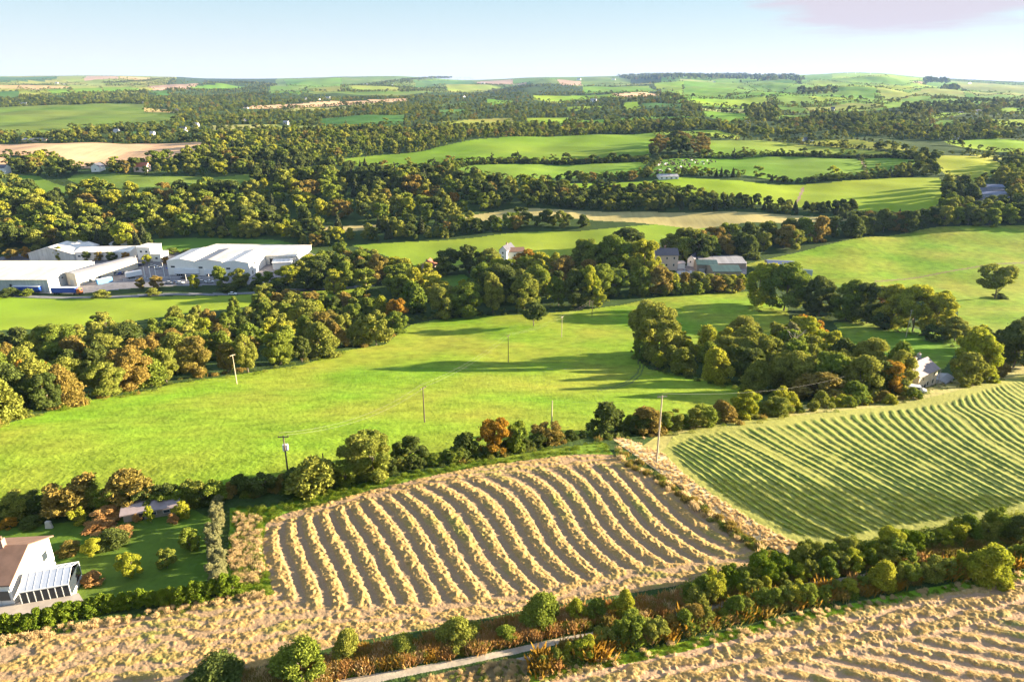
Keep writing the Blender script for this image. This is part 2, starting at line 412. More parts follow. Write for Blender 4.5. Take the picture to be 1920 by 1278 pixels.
# middle distance
reg('pasture', 'farfield', (.20, .28, .030), (655, 459), (800, 451), (900, 443), (980, 434), (1080, 433), (1170, 426), (1230, 419), (1330, 421), (1335, 432), (1250, 450), (1180, 470), (1050, 478), (950, 490), (870, 492), (800, 500), (740, 482))
reg('stubble_crop', 'crop', (.36, .30, .12), (860, 411), (880, 402), (960, 391), (1100, 394), (1300, 399), (1480, 401), (1600, 409), (1560, 416), (1400, 421), (1300, 428), (1240, 420), (1100, 411), (1000, 406), (900, 413))
reg('stubble_crop', 'crop', (.36, .29, .12), (600, 426), (700, 421), (740, 428), (640, 436), (600, 434))
reg('pasture', 'farfield', (.21, .29, .022), (1040, 346), (1180, 342), (1275, 338), (1450, 343), (1560, 340), (1680, 331), (1760, 332), (1772, 345), (1770, 375), (1735, 403), (1690, 400), (1600, 393), (1520, 388), (1480, 388), (1400, 382), (1330, 372), (1240, 356), (1180, 350), (1120, 353), (1050, 351))
reg('pasture', 'farfield', (.12, .22, .022), (1212, 334), (1238, 298), (1330, 293), (1500, 290), (1640, 294), (1720, 303), (1700, 315), (1640, 325), (1610, 330), (1500, 338), (1430, 334), (1380, 327), (1290, 325), (1260, 334))
reg('pasture', 'farfield', (.14, .23, .022), (575, 303), (640, 300), (700, 289), (780, 283), (900, 264), (1000, 258), (1120, 251), (1240, 249), (1230, 262), (1222, 290), (1215, 297), (1100, 300), (960, 303), (800, 312), (700, 313), (640, 307), (600, 306))
reg('pasture', 'farfield', (.15, .25, .03), (810, 316), (960, 307), (1215, 301), (1195, 327), (1100, 330), (1000, 335), (940, 336), (880, 324))
reg('pasture', 'farfield', (.17, .25, .03), (1325, 262), (1420, 263), (1540, 272), (1640, 283), (1700, 291), (1715, 298), (1640, 292), (1500, 288), (1330, 291))
reg('pasture', 'farfield', (.22, .28, .03), (1462, 260), (1600, 263), (1680, 276), (1715, 287), (1640, 280), (1545, 271))
reg('pasture', 'farfield', (.19, .26, .03), (1225, 249), (1345, 247), (1390, 255), (1380, 260), (1290, 257), (1225, 254))
reg('pasture', 'farfield', (.27, .31, .03), (1755, 295), (1830, 292), (1895, 312), (1860, 330), (1820, 345), (1780, 331), (1750, 310))
reg('pasture', 'farfield', (.30, .33, .05), (1810, 283), (1900, 288), (1925, 295), (1850, 298))
reg('pasture', 'farfield', (.12, .20, .03), (135, 326), (250, 329), (380, 329), (470, 322), (475, 335), (440, 348), (380, 352), (330, 350), (250, 356), (200, 356), (150, 345), (125, 333))
reg('pasture', 'farfield', (.12, .20, .03), (12, 330), (70, 329), (120, 345), (145, 358), (120, 363), (70, 362), (40, 346))
reg('stubble_crop', 'crop', PEACH, (-900, 270), (0, 266), (340, 266), (395, 271), (395, 276), (375, 285), (350, 292), (290, 299), (240, 308), (180, 316), (150, 316), (105, 293), (20, 293), (5, 312), (-900, 320))
FAR = [
 (DULL, (-900, 200), (0, 200), (60, 197), (190, 195), (270, 195), (275, 205), (330, 212), (330, 231), (200, 236), (150, 240), (120, 248), (0, 250), (-900, 255)), (TEAL, (190, 247), (265, 247), (260, 253), (200, 252)),  # last outline paints a strip of shade as a dark field
 (TEAL, (-500, 146), (0, 145), (110, 144), (95, 152), (0, 155), (-500, 156)), (OLIVE, (112, 143), (159, 143), (152, 153), (98, 152)), (PINK, (160, 143), (212, 143), (226, 151), (155, 153)), (TAN, (218, 144), (275, 145), (293, 150), (270, 154), (228, 151)),
 (PALE, (105, 155), (192, 155), (190, 160), (105, 160)), (TAN, (-300, 161), (130, 161), (110, 166), (80, 168), (-300, 168)), (OLIVE, (0, 169), (40, 165), (95, 176), (0, 175)), (GREEN, (80, 169), (120, 167), (140, 174), (100, 177)),
 (GREEN, (125, 167), (180, 164), (200, 172), (145, 174)), (GREEN, (180, 163), (260, 166), (250, 172), (205, 174)), (PINK, (270, 161), (400, 159), (325, 171), (268, 165)), (TEAL, (270, 168), (310, 172), (320, 180), (280, 176)), (TEAL, (-300, 176), (35, 175), (40, 186), (-300, 187)),
 (DULL, (40, 179), (130, 178), (125, 184), (45, 184)), (TAN, (268, 204), (330, 204), (315, 209), (270, 209)),
 (GREEN, (350, 165), (460, 164), (450, 170), (370, 171)), (GREEN, (500, 171), (575, 171), (560, 180), (515, 177)), (GREEN, (530, 149), (640, 146), (640, 160), (540, 165)), (DULL, (640, 145), (745, 145), (762, 150), (700, 155), (640, 162)),
 (OLIVE, (565, 167), (640, 164), (640, 175), (590, 175)), (PEACH, (455, 201), (530, 197), (640, 189), (760, 186), (765, 190), (640, 195), (460, 205)), (PALE, (500, 207), (640, 196), (720, 191), (700, 197), (640, 202), (540, 208)),
 (PALE, (390, 236), (548, 232), (548, 240), (400, 243)), (PALE, (556, 236), (605, 235), (600, 244), (562, 243)), (OLIVE, (650, 166), (750, 164), (745, 172), (660, 170)), (TEAL, (772, 153), (880, 150), (895, 158), (780, 162)), (GREEN, (790, 148), (880, 147), (890, 152), (800, 153)),
 (PINK, (892, 153), (960, 149), (958, 158), (895, 158)), (OLIVE, (835, 161), (950, 161), (900, 170), (840, 172)), (PALE, (765, 164), (800, 163), (800, 166), (765, 166)), (TEAL, (600, 223), (760, 218), (755, 235), (640, 240), (600, 238)),
 (TEAL, (800, 201), (870, 193), (880, 196), (810, 205)), (GREEN, (910, 189), (960, 188), (962, 193), (915, 198)), (TEAL, (820, 211), (880, 206), (860, 215), (815, 218)), (OLIVE, (820, 229), (870, 223), (960, 218), (966, 230), (860, 238), (850, 235)),
 (PINK, (1040, 151), (1085, 151), (1090, 159), (1050, 161)), (GREEN, (960, 149), (1045, 148), (1035, 155), (960, 153)), (PEACH, (960, 154), (985, 153), (985, 157), (960, 158)), (DULL, (1090, 147), (1150, 146), (1150, 156), (1095, 160)),
 (GREEN, (1090, 164), (1215, 161), (1235, 170), (1200, 174), (1095, 176)), (BRIGHT, (1000, 180), (1090, 178), (1150, 178), (1160, 183), (1035, 187), (1000, 184)), (PEACH, (1145, 178), (1200, 174), (1240, 175), (1250, 181), (1165, 184)),
 (BRIGHT, (1060, 200), (1135, 198), (1135, 201), (1065, 206)), (BRIGHT, (1165, 196), (1195, 195), (1200, 205), (1178, 208)), (TEAL, (1197, 198), (1280, 198), (1280, 206), (1210, 205)), (BRIGHT, (985, 220), (1065, 219), (1070, 232), (990, 233)),
 (GREEN, (1072, 223), (1135, 220), (1135, 232), (1082, 232)), (GREEN, (1150, 220), (1280, 217), (1300, 224), (1165, 226)), (PALE, (1150, 157), (1280, 151), (1340, 151), (1280, 155), (1200, 160)), (BRIGHT, (1222, 157), (1280, 156), (1280, 175), (1232, 165)),
 (GREEN, (1282, 154), (1375, 153), (1425, 168), (1400, 180), (1360, 182), (1290, 184), (1282, 180)), (GREEN, (1385, 166), (1470, 172), (1510, 178), (1440, 182), (1362, 184)), (BRIGHT, (1290, 187), (1435, 184), (1445, 195), (1400, 199), (1300, 199)),
 (PALE, (1315, 204), (1400, 204), (1395, 211), (1315, 212)), (GREEN, (1315, 213), (1400, 211), (1402, 228), (1380, 234), (1320, 222)), (GREEN, (1385, 153), (1480, 152), (1500, 160), (1460, 170), (1402, 158)),
 (BRIGHT, (1530, 151), (1600, 156), (1690, 161), (1650, 170), (1570, 168), (1530, 162), (1500, 156)), (GREEN, (1452, 185), (1510, 180), (1530, 192), (1470, 195)), (BRIGHT, (1515, 180), (1600, 182), (1590, 188), (1535, 192)),
 (OLIVE, (1500, 201), (1600, 193), (1640, 196), (1655, 202), (1600, 206), (1520, 208)), (GREEN, (1455, 216), (1520, 214), (1520, 222), (1460, 222)), (BRIGHT, (1560, 138), (1600, 137), (1640, 138), (1732, 147), (1735, 150), (1700, 153), (1560, 149)),
 (BRIGHT, (1640, 157), (1760, 161), (1755, 169), (1665, 168)), (PEACH, (1705, 152), (1730, 154), (1728, 157), (1706, 156)), (OLIVE, (1640, 171), (1800, 171), (1810, 180), (1662, 185)), (GREEN, (1610, 187), (1750, 182), (1740, 190), (1660, 196)),
 (OLIVE, (1775, 151), (1800, 153), (1920, 160), (2300, 165), (2300, 178), (1920, 175), (1800, 168), (1790, 155)), (OLIVE, (1800, 172), (1920, 177), (1920, 182), (1830, 180)), (BRIGHT, (1855, 193), (1920, 194), (1905, 198), (1850, 197)),
 (BRIGHT, (1765, 213), (1830, 213), (1830, 216), (1712, 227), (1765, 215)), (GREEN, (1732, 235), (1762, 227), (1800, 224), (1800, 230), (1740, 240)), (BRIGHT, (1850, 225), (1920, 222), (2200, 222), (2200, 238), (1920, 236), (1872, 240)), (BRIGHT, (1870, 206), (1920, 205), (1920, 212), (1880, 212)),
 (BRIGHT, (1768, 264), (1840, 260), (1920, 265), (2200, 265), (2200, 285), (1920, 283), (1800, 277)), (OLIVE, (2200, 190), (2800, 190), (2800, 240), (2250, 235)), (BRIGHT, (2300, 260), (2900, 265), (2900, 330), (2300, 330)), (GREEN, (-900, 400), (-300, 395), (-200, 430), (-900, 440)),
 (GREEN, (2000, 300), (2250, 310), (2250, 380), (2000, 370)), (DULL, (-900, 205), (-120, 205), (-120, 240), (-900, 240)), (PINK, (1400, 201), (1440, 200), (1440, 203), (1400, 204))]
_tr = [r for r in R if r[0] == 'track' and max(p[1] for p in r[3]) < 800]
for r in _tr: R.remove(r); R.append(r)
for c_, pl_ in ((GREEN, ((1240, 136), (1400, 130), (2400, 130), (2400, 198), (1920, 196), (1700, 203), (1600, 210), (1520, 212), (1440, 200), (1290, 201), (1240, 185))), (OLIVE, ((-600, 130), (330, 130), (330, 150), (260, 176), (200, 183), (-600, 188))), (DULL, ((530, 130), (900, 130), (1180, 130), (1180, 160), (1000, 160), (880, 170), (760, 176), (600, 178), (500, 176)))):
    R.insert(0, ('field', 'farfield', c_, pl_))
for f in FAR: reg('field', 'farfield' if f[0] not in (PEACH, PINK) else 'crop', f[0], *f[1:])

def simple_ground(name, bstr=.6, tone=(1, 1, 1)):
    m, n, l = new_mat(name)
    oi = n.new('ShaderNodeObjectInfo'); v = geo_pos(n, l)
    f = nnoise(n, l, .5, 4, .6, v); g = nnoise(n, l, 5, 3, .7, v)
    a = nrange(n, l, f, .3, .7, .7, 1.2)
    vm = n.new('ShaderNodeVectorMath'); vm.operation = 'SCALE'; l.new(oi.outputs['Color'], vm.inputs[0]); l.new(a, vm.inputs['Scale'])
    return finish(m, n, l, vm.outputs[0], .9, g, bstr, .06, .2)
M['track'] = simple_ground('gravel_track'); M['soil'] = simple_ground('bare_soil', 1.0); M['tarmac'] = simple_ground('worn_tarmac', .15); M['dry'] = simple_ground('dry_grass', 1.0)

# ---------------------------------------------------------------- windrow patterns (index of each row of cut grass as a function of place)
def fit_u(curves, deg):
    xs = []; us = []
    for u, pts in curves:
        pts = np.array(pts, float)
        t = np.linspace(0, len(pts) - 1, 24); i = np.clip(t.astype(int), 0, len(pts) - 2); f = (t - i)[:, None]
        p = pts[i] * (1 - f) + pts[i + 1] * f
        x, y, z, D = unproj(p[:, 0], p[:, 1])
        xs.append(np.stack([x, y], 1)); us.append(np.full(len(x), u))
    X = np.concatenate(xs); U = np.concatenate(us)
    c = X.mean(0); s = X.std(0)
    def basis(x, y):
        a = (x - c[0]) / s[0]; b = (y - c[1]) / s[1]
        return np.stack([a ** i * b ** j for i in range(deg + 1) for j in range(deg + 1 - i)], -1)
    B = basis(X[:, 0], X[:, 1])
    w = np.linalg.solve(B.T @ B + 1e-3 * np.eye(B.shape[1]), B.T @ U)
    return lambda x, y: basis(x, y) @ w
U1 = fit_u([(0, [(494, 992), (490, 1022), (499, 1063), (516, 1107)]), (1, [(531, 983), (529, 1016), (537, 1049), (557, 1093), (570, 1145)]),
 (2, [(554, 975), (562, 1000), (576, 1038), (598, 1082), (611, 1139)]), (3, [(587, 959), (600, 1000), (617, 1044), (639, 1087), (655, 1137)]), (4, [(622, 964), (639, 1000), (663, 1038), (685, 1085), (707, 1134)]),
 (5, [(672, 992), (688, 1019), (713, 1065), (732, 1096), (751, 1128)]), (6, [(702, 961), (721, 1000), (743, 1038), (770, 1085), (795, 1128)]), (7, [(743, 959), (770, 1005), (795, 1049), (820, 1093), (839, 1126)]),
 (8, [(765, 956), (806, 1005), (836, 1049), (863, 1090), (891, 1126)]), (9, [(795, 945), (861, 1030), (891, 1076), (921, 1118)]), (10, [(830, 940), (863, 986), (907, 1033), (940, 1076), (970, 1112)]),
 (11, [(880, 930), (915, 975), (955, 1030), (990, 1075), (1015, 1105)]), (12, [(969, 956), (982, 1000), (1007, 1044), (1041, 1078), (1063, 1094)]), (13, [(1001, 941), (1016, 1000), (1041, 1037), (1069, 1066), (1094, 1081)]),
 (14, [(1035, 947), (1054, 987), (1076, 1025), (1110, 1056), (1138, 1072)]), (15, [(1066, 941), (1091, 987), (1119, 1025), (1154, 1056), (1179, 1066)]), (16, [(1091, 934), (1122, 975), (1154, 1012), (1197, 1044), (1226, 1059)]),
 (17, [(1097, 894), (1135, 937), (1160, 984), (1204, 1025), (1266, 1059)]), (18, [(1110, 869), (1160, 925), (1210, 987), (1257, 1025), (1304, 1056)]), (19, [(1135, 862), (1179, 905), (1226, 960), (1279, 1008), (1335, 1046)])], 5)
U2 = fit_u([(0, [(1241, 840), (1294, 885), (1350, 930), (1425, 982), (1500, 1016)]), (3.4, [(1256, 825), (1350, 885), (1425, 934), (1500, 979), (1575, 1016)]), (9, [(1342, 821), (1425, 870), (1500, 915), (1575, 956), (1635, 990)]),
 (13.8, [(1391, 814), (1481, 855), (1575, 907), (1650, 945), (1714, 986)]), (18, [(1462, 802), (1537, 840), (1612, 885), (1706, 934), (1785, 975)]), (21.4, [(1530, 787), (1560, 810), (1650, 866), (1744, 922), (1837, 960)]),
 (26.4, [(1616, 780), (1650, 814), (1744, 870), (1837, 922), (1912, 952)]), (30.6, [(1687, 772), (1744, 817), (1819, 862), (1920, 922)]), (36.4, [(1762, 761), (1819, 799), (1875, 832), (1920, 859)]), (40.6, [(1837, 754), (1875, 784), (1920, 814)]), (46, [(1880, 734), (1935, 768), (2020, 815)]), (58, [(2040, 680), (2160, 745), (2360, 830)])], 5)
H1IN = [(505, 985), (545, 968), (620, 950), (720, 925), (820, 900), (920, 885), (1010, 872), (1090, 862), (1150, 862), (1200, 885), (1300, 950), (1380, 1008), (1400, 1040), (1340, 1058), (1240, 1066), (1150, 1084), (1050, 1104), (930, 1124), (820, 1136), (700, 1142), (590, 1150), (540, 1130), (512, 1095), (496, 1040)]
H2IN = [(1252, 838), (1300, 815), (1400, 802), (1480, 797), (1520, 786), (1640, 771), (1780, 751), (1920, 708), (2900, 560), (2900, 880), (1920, 948), (1800, 970), (1640, 995), (1560, 1012), (1480, 1000), (1380, 945), (1290, 885)]
HBIN = [(1330, 1290), (1400, 1250), (1500, 1228), (1700, 1190), (1920, 1150), (2900, 980), (2900, 2500), (1250, 2500)]
def softmask(px, row, poly, w):
    m = inpoly(px, row, poly)
    d = polydist(px, row, list(poly) + [poly[0]])
    return np.where(m, np.clip(d / w, 0, 1), 0)
def swath_height(px, row, x, y, rid):
    """height of cut grass and how much of it lies at a place; rid = 1 straw, 2 meadow, 3 headland field"""
    h = np.zeros(px.shape); rg = np.zeros(px.shape)
    k = rid == 1
    if k.any():
        a, b = x[k], y[k]
        wob = (fbm(a * .35, b * .35) - .5) * .55
        u = U1(a, b) + wob * .25
        prof = .5 - .5 * np.cos(2 * PI * u)            # 0 in the gap, 1 on the ridge
        prof = np.clip((prof - .10) / .42, 0, 1) * (.80 + .20 * np.cos(4 * PI * u))
        rough = fbm(a * 2.4, b * 2.4, 3)
        ins = softmask(px[k], row[k], H1IN, 14)
        # the edges of the field: broken, tumbled rows lying along the boundary
        an = .20
        s_ = a * math.cos(an) + b * math.sin(an); t_ = -a * math.sin(an) + b * math.cos(an)
        band = .5 - .5 * np.cos(2 * PI * (t_ / 2.4 + (fbm(a * .12, b * .12) - .5) * 3.0))
        cl = fbm(s_ * .9, t_ * 1.7, 3)
        edge = np.clip((cl * 1.25 + band * .5 - .66) / .42, 0, 1)
        r = prof * ins + edge * (1 - ins)
        rg[k] = r
        h[k] = .29 * r * (.30 + 1.4 * rough) * (.42 + .58 * ins) + .14 * (rough - .5)
    k = rid == 2
    if k.any():
        a, b = x[k], y[k]
        u = U2(a, b) + (fbm(a * .12, b * .12) - .5) * .30
        prof = np.clip((.5 - .5 * np.cos(2 * PI * u) - .30) / .55, 0, 1)
        rough = fbm(a * 1.3, b * 1.3, 3)
        ins = softmask(px[k], row[k], H2IN, 7)
        rk = np.round(u)                                  # every pass of the mower lies a little differently
        each = vnoise(rk * 3.7 + 9, np.zeros_like(u) + 40) * .6 + vnoise(rk * 1.3, (a - b) * .03) * .6
        along = fbm(a * .5, b * .5, 2)
        r = prof * ins * np.clip(each * 1.5, .12, 1.1) * (.55 + .8 * along) + .30 * (1 - ins) * rough
        rg[k] = np.clip(r, 0, 1)
        h[k] = .17 * rg[k] * (.6 + .8 * rough) + .08 * (rough - .5)
    k = rid == 3
    if k.any():
        a, b = x[k], y[k]
        ins = softmask(px[k], row[k], HBIN, 30)
        rough = fbm(a * 1.8, b * 1.8, 3)
        x0, y0, _, _ = unproj(np.array([1300., 1920.]), np.array([1214., 1084.]))
        an = math.atan2(y0[1] - y0[0], x0[1] - x0[0])
        s_ = a * math.cos(an) + b * math.sin(an); t_ = -a * math.sin(an) + b * math.cos(an)
        band = .5 - .5 * np.cos(2 * PI * (t_ / 2.3 + (fbm(a * .15, b * .15) - .5) * .8))
        edge = np.clip((fbm(s_ * 1.3, t_ * 1.7, 3) * 1.2 + band * .6 - .66) / .4, 0, 1)
        x1, y1, _, _ = unproj(np.array([1480., 1800.]), np.array([1205., 1278.]))
        an2 = math.atan2(y1[1] - y1[0], x1[1] - x1[0])
        t2 = -a * math.sin(an2) + b * math.cos(an2)
        rows = np.clip((.5 - .5 * np.cos(2 * PI * (t2 / 2.25 + (fbm(a * .2, b * .2) - .5) * .5)) - .25) / .6, 0, 1)
        rows = rows * np.clip(fbm(a * .9, b * .9, 2) * 1.9, 0, 1)
        r = rows * ins + edge * (1 - ins)
        rg[k] = np.clip(r, 0, 1)
        h[k] = .25 * r * (.4 + 1.2 * rough) + .14 * (rough - .5)
    return h, rg

# ---------------------------------------------------------------- ground mesh, cut into its fields
def region_ids(px, row):
    rid = np.full(px.shape, -1, np.int32)
    for i, (_, _, _, poly) in enumerate(R):
        rid[inpoly(px, row, poly)] = i
    return rid
regmesh = {}
def ground_block(cols, rows, use_swath):
    gx, gr = np.meshgrid(cols, rows)                         # rows go from far to near
    x, y, z, D = unproj(gx, gr)
    rid = region_ids(gx.ravel(), gr.ravel()).reshape(gx.shape)
    ridge = np.zeros(gx.shape)
    if use_swath:
        kind = np.zeros(gx.shape, int)
        for i, rr in enumerate(R):
            if rr[1] in ('straw', 'meadow', 'hay2'): kind[rid == i] = {'straw': 1, 'meadow': 2, 'hay2': 3}[rr[1]]
        h, ridge = swath_height(gx, gr, x, y, kind)
        ragged = (kind == 0)
        h[ragged] = .12 * (fbm(x[ragged] * 1.4, y[ragged] * 1.4, 2) - .5)
        trk = np.isin(rid, [i for i, rr in enumerate(R) if rr[0] in ('track', 'garden_lawn')])
        h[trk] *= .25
        z = z + h
    nr, nc = gx.shape
    V = np.stack([x, y, z], -1).reshape(-1, 3)
    idx = np.arange(nr * nc).reshape(nr, nc)
    F = np.stack([idx[:-1, :-1], idx[1:, :-1], idx[1:, 1:], idx[:-1, 1:]], -1).reshape(-1, 4)
    fr = rid[:-1, :-1].ravel()
    for i in np.unique(fr):
        f = F[fr == i]
        used, inv = np.unique(f.ravel(), return_inverse=True)
        regmesh.setdefault(int(i), []).append((V[used], inv.reshape(-1, 4), ridge.ravel()[used]))
SPLIT = 690.0
colsN = np.concatenate([np.linspace(-900, -160, 60)[:-1], np.linspace(-160, 2080, 1401), np.linspace(2080, 2900, 60)[1:]])
rowsN = np.concatenate([np.linspace(SPLIT, 1290, 520), np.linspace(1290, 1700, 110)[1:], np.linspace(1700, 3200, 50)[1:]])
ground_block(colsN, rowsN, True)
colsF = colsN[::2]
tf = np.concatenate([np.linspace(0, 1, 12) ** 1.0 * 6, ])   # close to the skyline
rowsF = np.concatenate([np.arange(138, 262, .75), np.linspace(262, SPLIT, 330)])
gx, gr = np.meshgrid(colsF, rowsF)
# rows above 260 follow the skyline, so the sheet ends exactly on the crest
def far_rows(gx, gr):
    s = skyf(gx); k = np.clip((260 - gr) / (260 - 138), 0, 1)
    return np.where(gr < 260, 260 - k * (260 - s), gr)
_old = unproj
def far_block():
    g2 = far_rows(gx, gr)
    x, y, z, D = unproj(gx, g2)
    rid = region_ids(gx.ravel(), g2.ravel()).reshape(gx.shape)
    # land behind the crest, falling away to the horizon
    bx = [x[:1] * k for k in (1.6, 1.12)]; by = [y[:1] * k for k in (1.6, 1.12)]; bz = [z[:1] - d for d in (260, 45)]
    x = np.concatenate(bx + [x]); y = np.concatenate(by + [y]); z = np.concatenate(bz + [z])
    rid = np.concatenate([rid[:1] * 0 - 1] * 2 + [rid])
    nr, nc = x.shape
    V = np.stack([x, y, z], -1).reshape(-1, 3); idx = np.arange(nr * nc).reshape(nr, nc)
    F = np.stack([idx[:-1, :-1], idx[1:, :-1], idx[1:, 1:], idx[:-1, 1:]], -1).reshape(-1, 4)
    fr = rid[:-1, :-1].ravel()
    for i in np.unique(fr):
        f = F[fr == i]; used, inv = np.unique(f.ravel(), return_inverse=True)
        regmesh.setdefault(int(i), []).append((V[used], inv.reshape(-1, 4), np.zeros(len(used))))
far_block()
def emit(key, items, name, mat, col, label):
    vs = []; fs = []; rg = []; b = 0
    for v, f, r in items:
        vs.append(v); fs.append(f + b); rg.append(r); b += len(v)
    me = mesh_np(name, np.concatenate(vs), np.concatenate(fs), M[mat], smooth=True)
    a = me.attributes.new('ridge', 'FLOAT', 'POINT'); a.data.foreach_set('value', np.concatenate(rg).astype(np.float32))
    o = bpy.data.objects.new(name, me); C.objects.link(o); o.color = tuple(col) + (1,)
    setp(o, kind='structure', label=label, category='ground')
    return o
LBL = {'pasture': 'green grazed pasture between hedges', 'hill_pasture': 'sunlit green hill pasture rising on the right', 'mown_meadow': 'mown green meadow with curved rows of cut grass',
       'stubble_field': 'straw coloured cut field with curved windrows', 'hay_field': 'straw coloured field with tumbled hay at the bottom right corner', 'garden_lawn': 'shaded green garden lawn',
       'track': 'pale gravel track between overgrown banks', 'bare_soil': 'brown bare soil beside the track', 'weed_verge': 'bright green weedy verge along a cut field', 'dry_grass_bank': 'pale dry grass bank beside the mown meadow',
       'estate_yard': 'grey concrete yard', 'road': 'narrow grey road behind the industrial estate field', 'stubble_crop': 'pale golden stubble field in the distance', 'field': 'small distant field between dark hedges'}
for i, items in regmesh.items():
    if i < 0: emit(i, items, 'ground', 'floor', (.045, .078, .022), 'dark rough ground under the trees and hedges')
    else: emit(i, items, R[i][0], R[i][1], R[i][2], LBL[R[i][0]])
del regmesh

# ---------------------------------------------------------------- foliage
def leaf_mat(name, a, b, trans=.32, nsc=2.2):
    m, n, l = new_mat(name)
    oi = n.new('ShaderNodeObjectInfo'); tc = n.new('ShaderNodeTexCoord')
    c = nmix(n, l, oi.outputs['Random'], a, b)
    f = nnoise(n, l, nsc, 3, .6, tc.outputs['Object'])
    g = nnoise(n, l, nsc * 9, 2, .6, tc.outputs['Object'])
    c = nmix(n, l, nrange(n, l, f, .38, .66), c, b)
    k = nrange(n, l, g, .3, .7, .48, 1.45)
    vm = n.new('ShaderNodeVectorMath'); vm.operation = 'SCALE'; l.new(c, vm.inputs[0]); l.new(k, vm.inputs['Scale'])
    d = n.new('ShaderNodeBsdfDiffuse'); t = n.new('ShaderNodeBsdfTranslucent'); mx = n.new('ShaderNodeMixShader'); o = n.new('ShaderNodeOutputMaterial')
    l.new(vm.outputs[0], d.inputs[0]); l.new(vm.outputs[0], t.inputs[0]); mx.inputs[0].default_value = trans
    l.new(d.outputs[0], mx.inputs[1]); l.new(t.outputs[0], mx.inputs[2]); l.new(mx.outputs[0], o.inputs[0])
    return m
LM = {
 'green': leaf_mat('leaves_green', (.130, .190, .030), (.215, .255, .038)),
 'olive': leaf_mat('leaves_olive', (.170, .205, .036), (.265, .270, .050)),
 'lime': leaf_mat('leaves_yellow_green', (.25, .30, .028), (.36, .35, .040), .35),
 'brown': leaf_mat('leaves_russet', (.20, .180, .042), (.29, .21, .052)),
 'orange': leaf_mat('leaves_orange', (.32, .20, .028), (.38, .21, .03), .35),
 'dark': leaf_mat('leaves_dark_green', (.075, .110, .026), (.120, .145, .036)),
 'conifer': leaf_mat('needles', (0.051, 0.068, 0.031), (0.085, 0.093, 0.037), .1),
 'sage': leaf_mat('leaves_pale_sage', (.20, .21, .09), (.28, .27, .12)),
 'laurel': leaf_mat('leaves_laurel', (.10, .16, .016), (.16, .21, .02), .2, 4),
 'bracken': leaf_mat('bracken', (.38, .19, .065), (.46, .28, .10), .3),
 'straw': leaf_mat('dry_grass_blades', (.60, .44, .21), (.74, .56, .30), .4),
 'weed': leaf_mat('nettle_leaves', (.09, .15, .015), (.15, .20, .02), .3),
}
BARK, _n, _l = new_mat('bark')
_tc = _n.new('ShaderNodeTexCoord')
finish(BARK, _n, _l, nmix(_n, _l, nrange(_n, _l, nnoise(_n, _l, 9, 4, .6, _tc.outputs['Object']), .3, .7), (.10, .08, .06), (.24, .20, .15)), .95)
PALEBARK = plain('dead_wood', (.42, .36, .27), .9)
ICO = None
def ico():
    global ICO
    if ICO is None:
        import bmesh
        bm = bmesh.new(); bmesh.ops.create_icosphere(bm, subdivisions=2, radius=1.0)
        ICO = (np.array([v.co[:] for v in bm.verts]), np.array([[v.index for v in f.verts] for f in bm.faces])); bm.free()
    return ICO
def quads_at(pos, nrm, size, rs, jit=.75, asp=.62):
    """one small leafy diamond per point, facing roughly along nrm"""
    n = len(pos)
    d = nrm + rs.normal(size=(n, 3)) * jit
    d /= np.linalg.norm(d, axis=1)[:, None] + 1e-9
    u = np.cross(d, rs.normal(size=(n, 3))); u /= np.linalg.norm(u, axis=1)[:, None] + 1e-9
    v = np.cross(d, u)
    s = size * rs.uniform(.6, 1.35, n)[:, None]
    a = u * s; b = v * s * asp
    bend = d * s * .22
    V = np.stack([pos - a - bend, pos - b + bend * .5, pos + a - bend, pos + b + bend * .5], 1).reshape(-1, 3)
    F = np.arange(4 * n).reshape(n, 4)
    return V, F
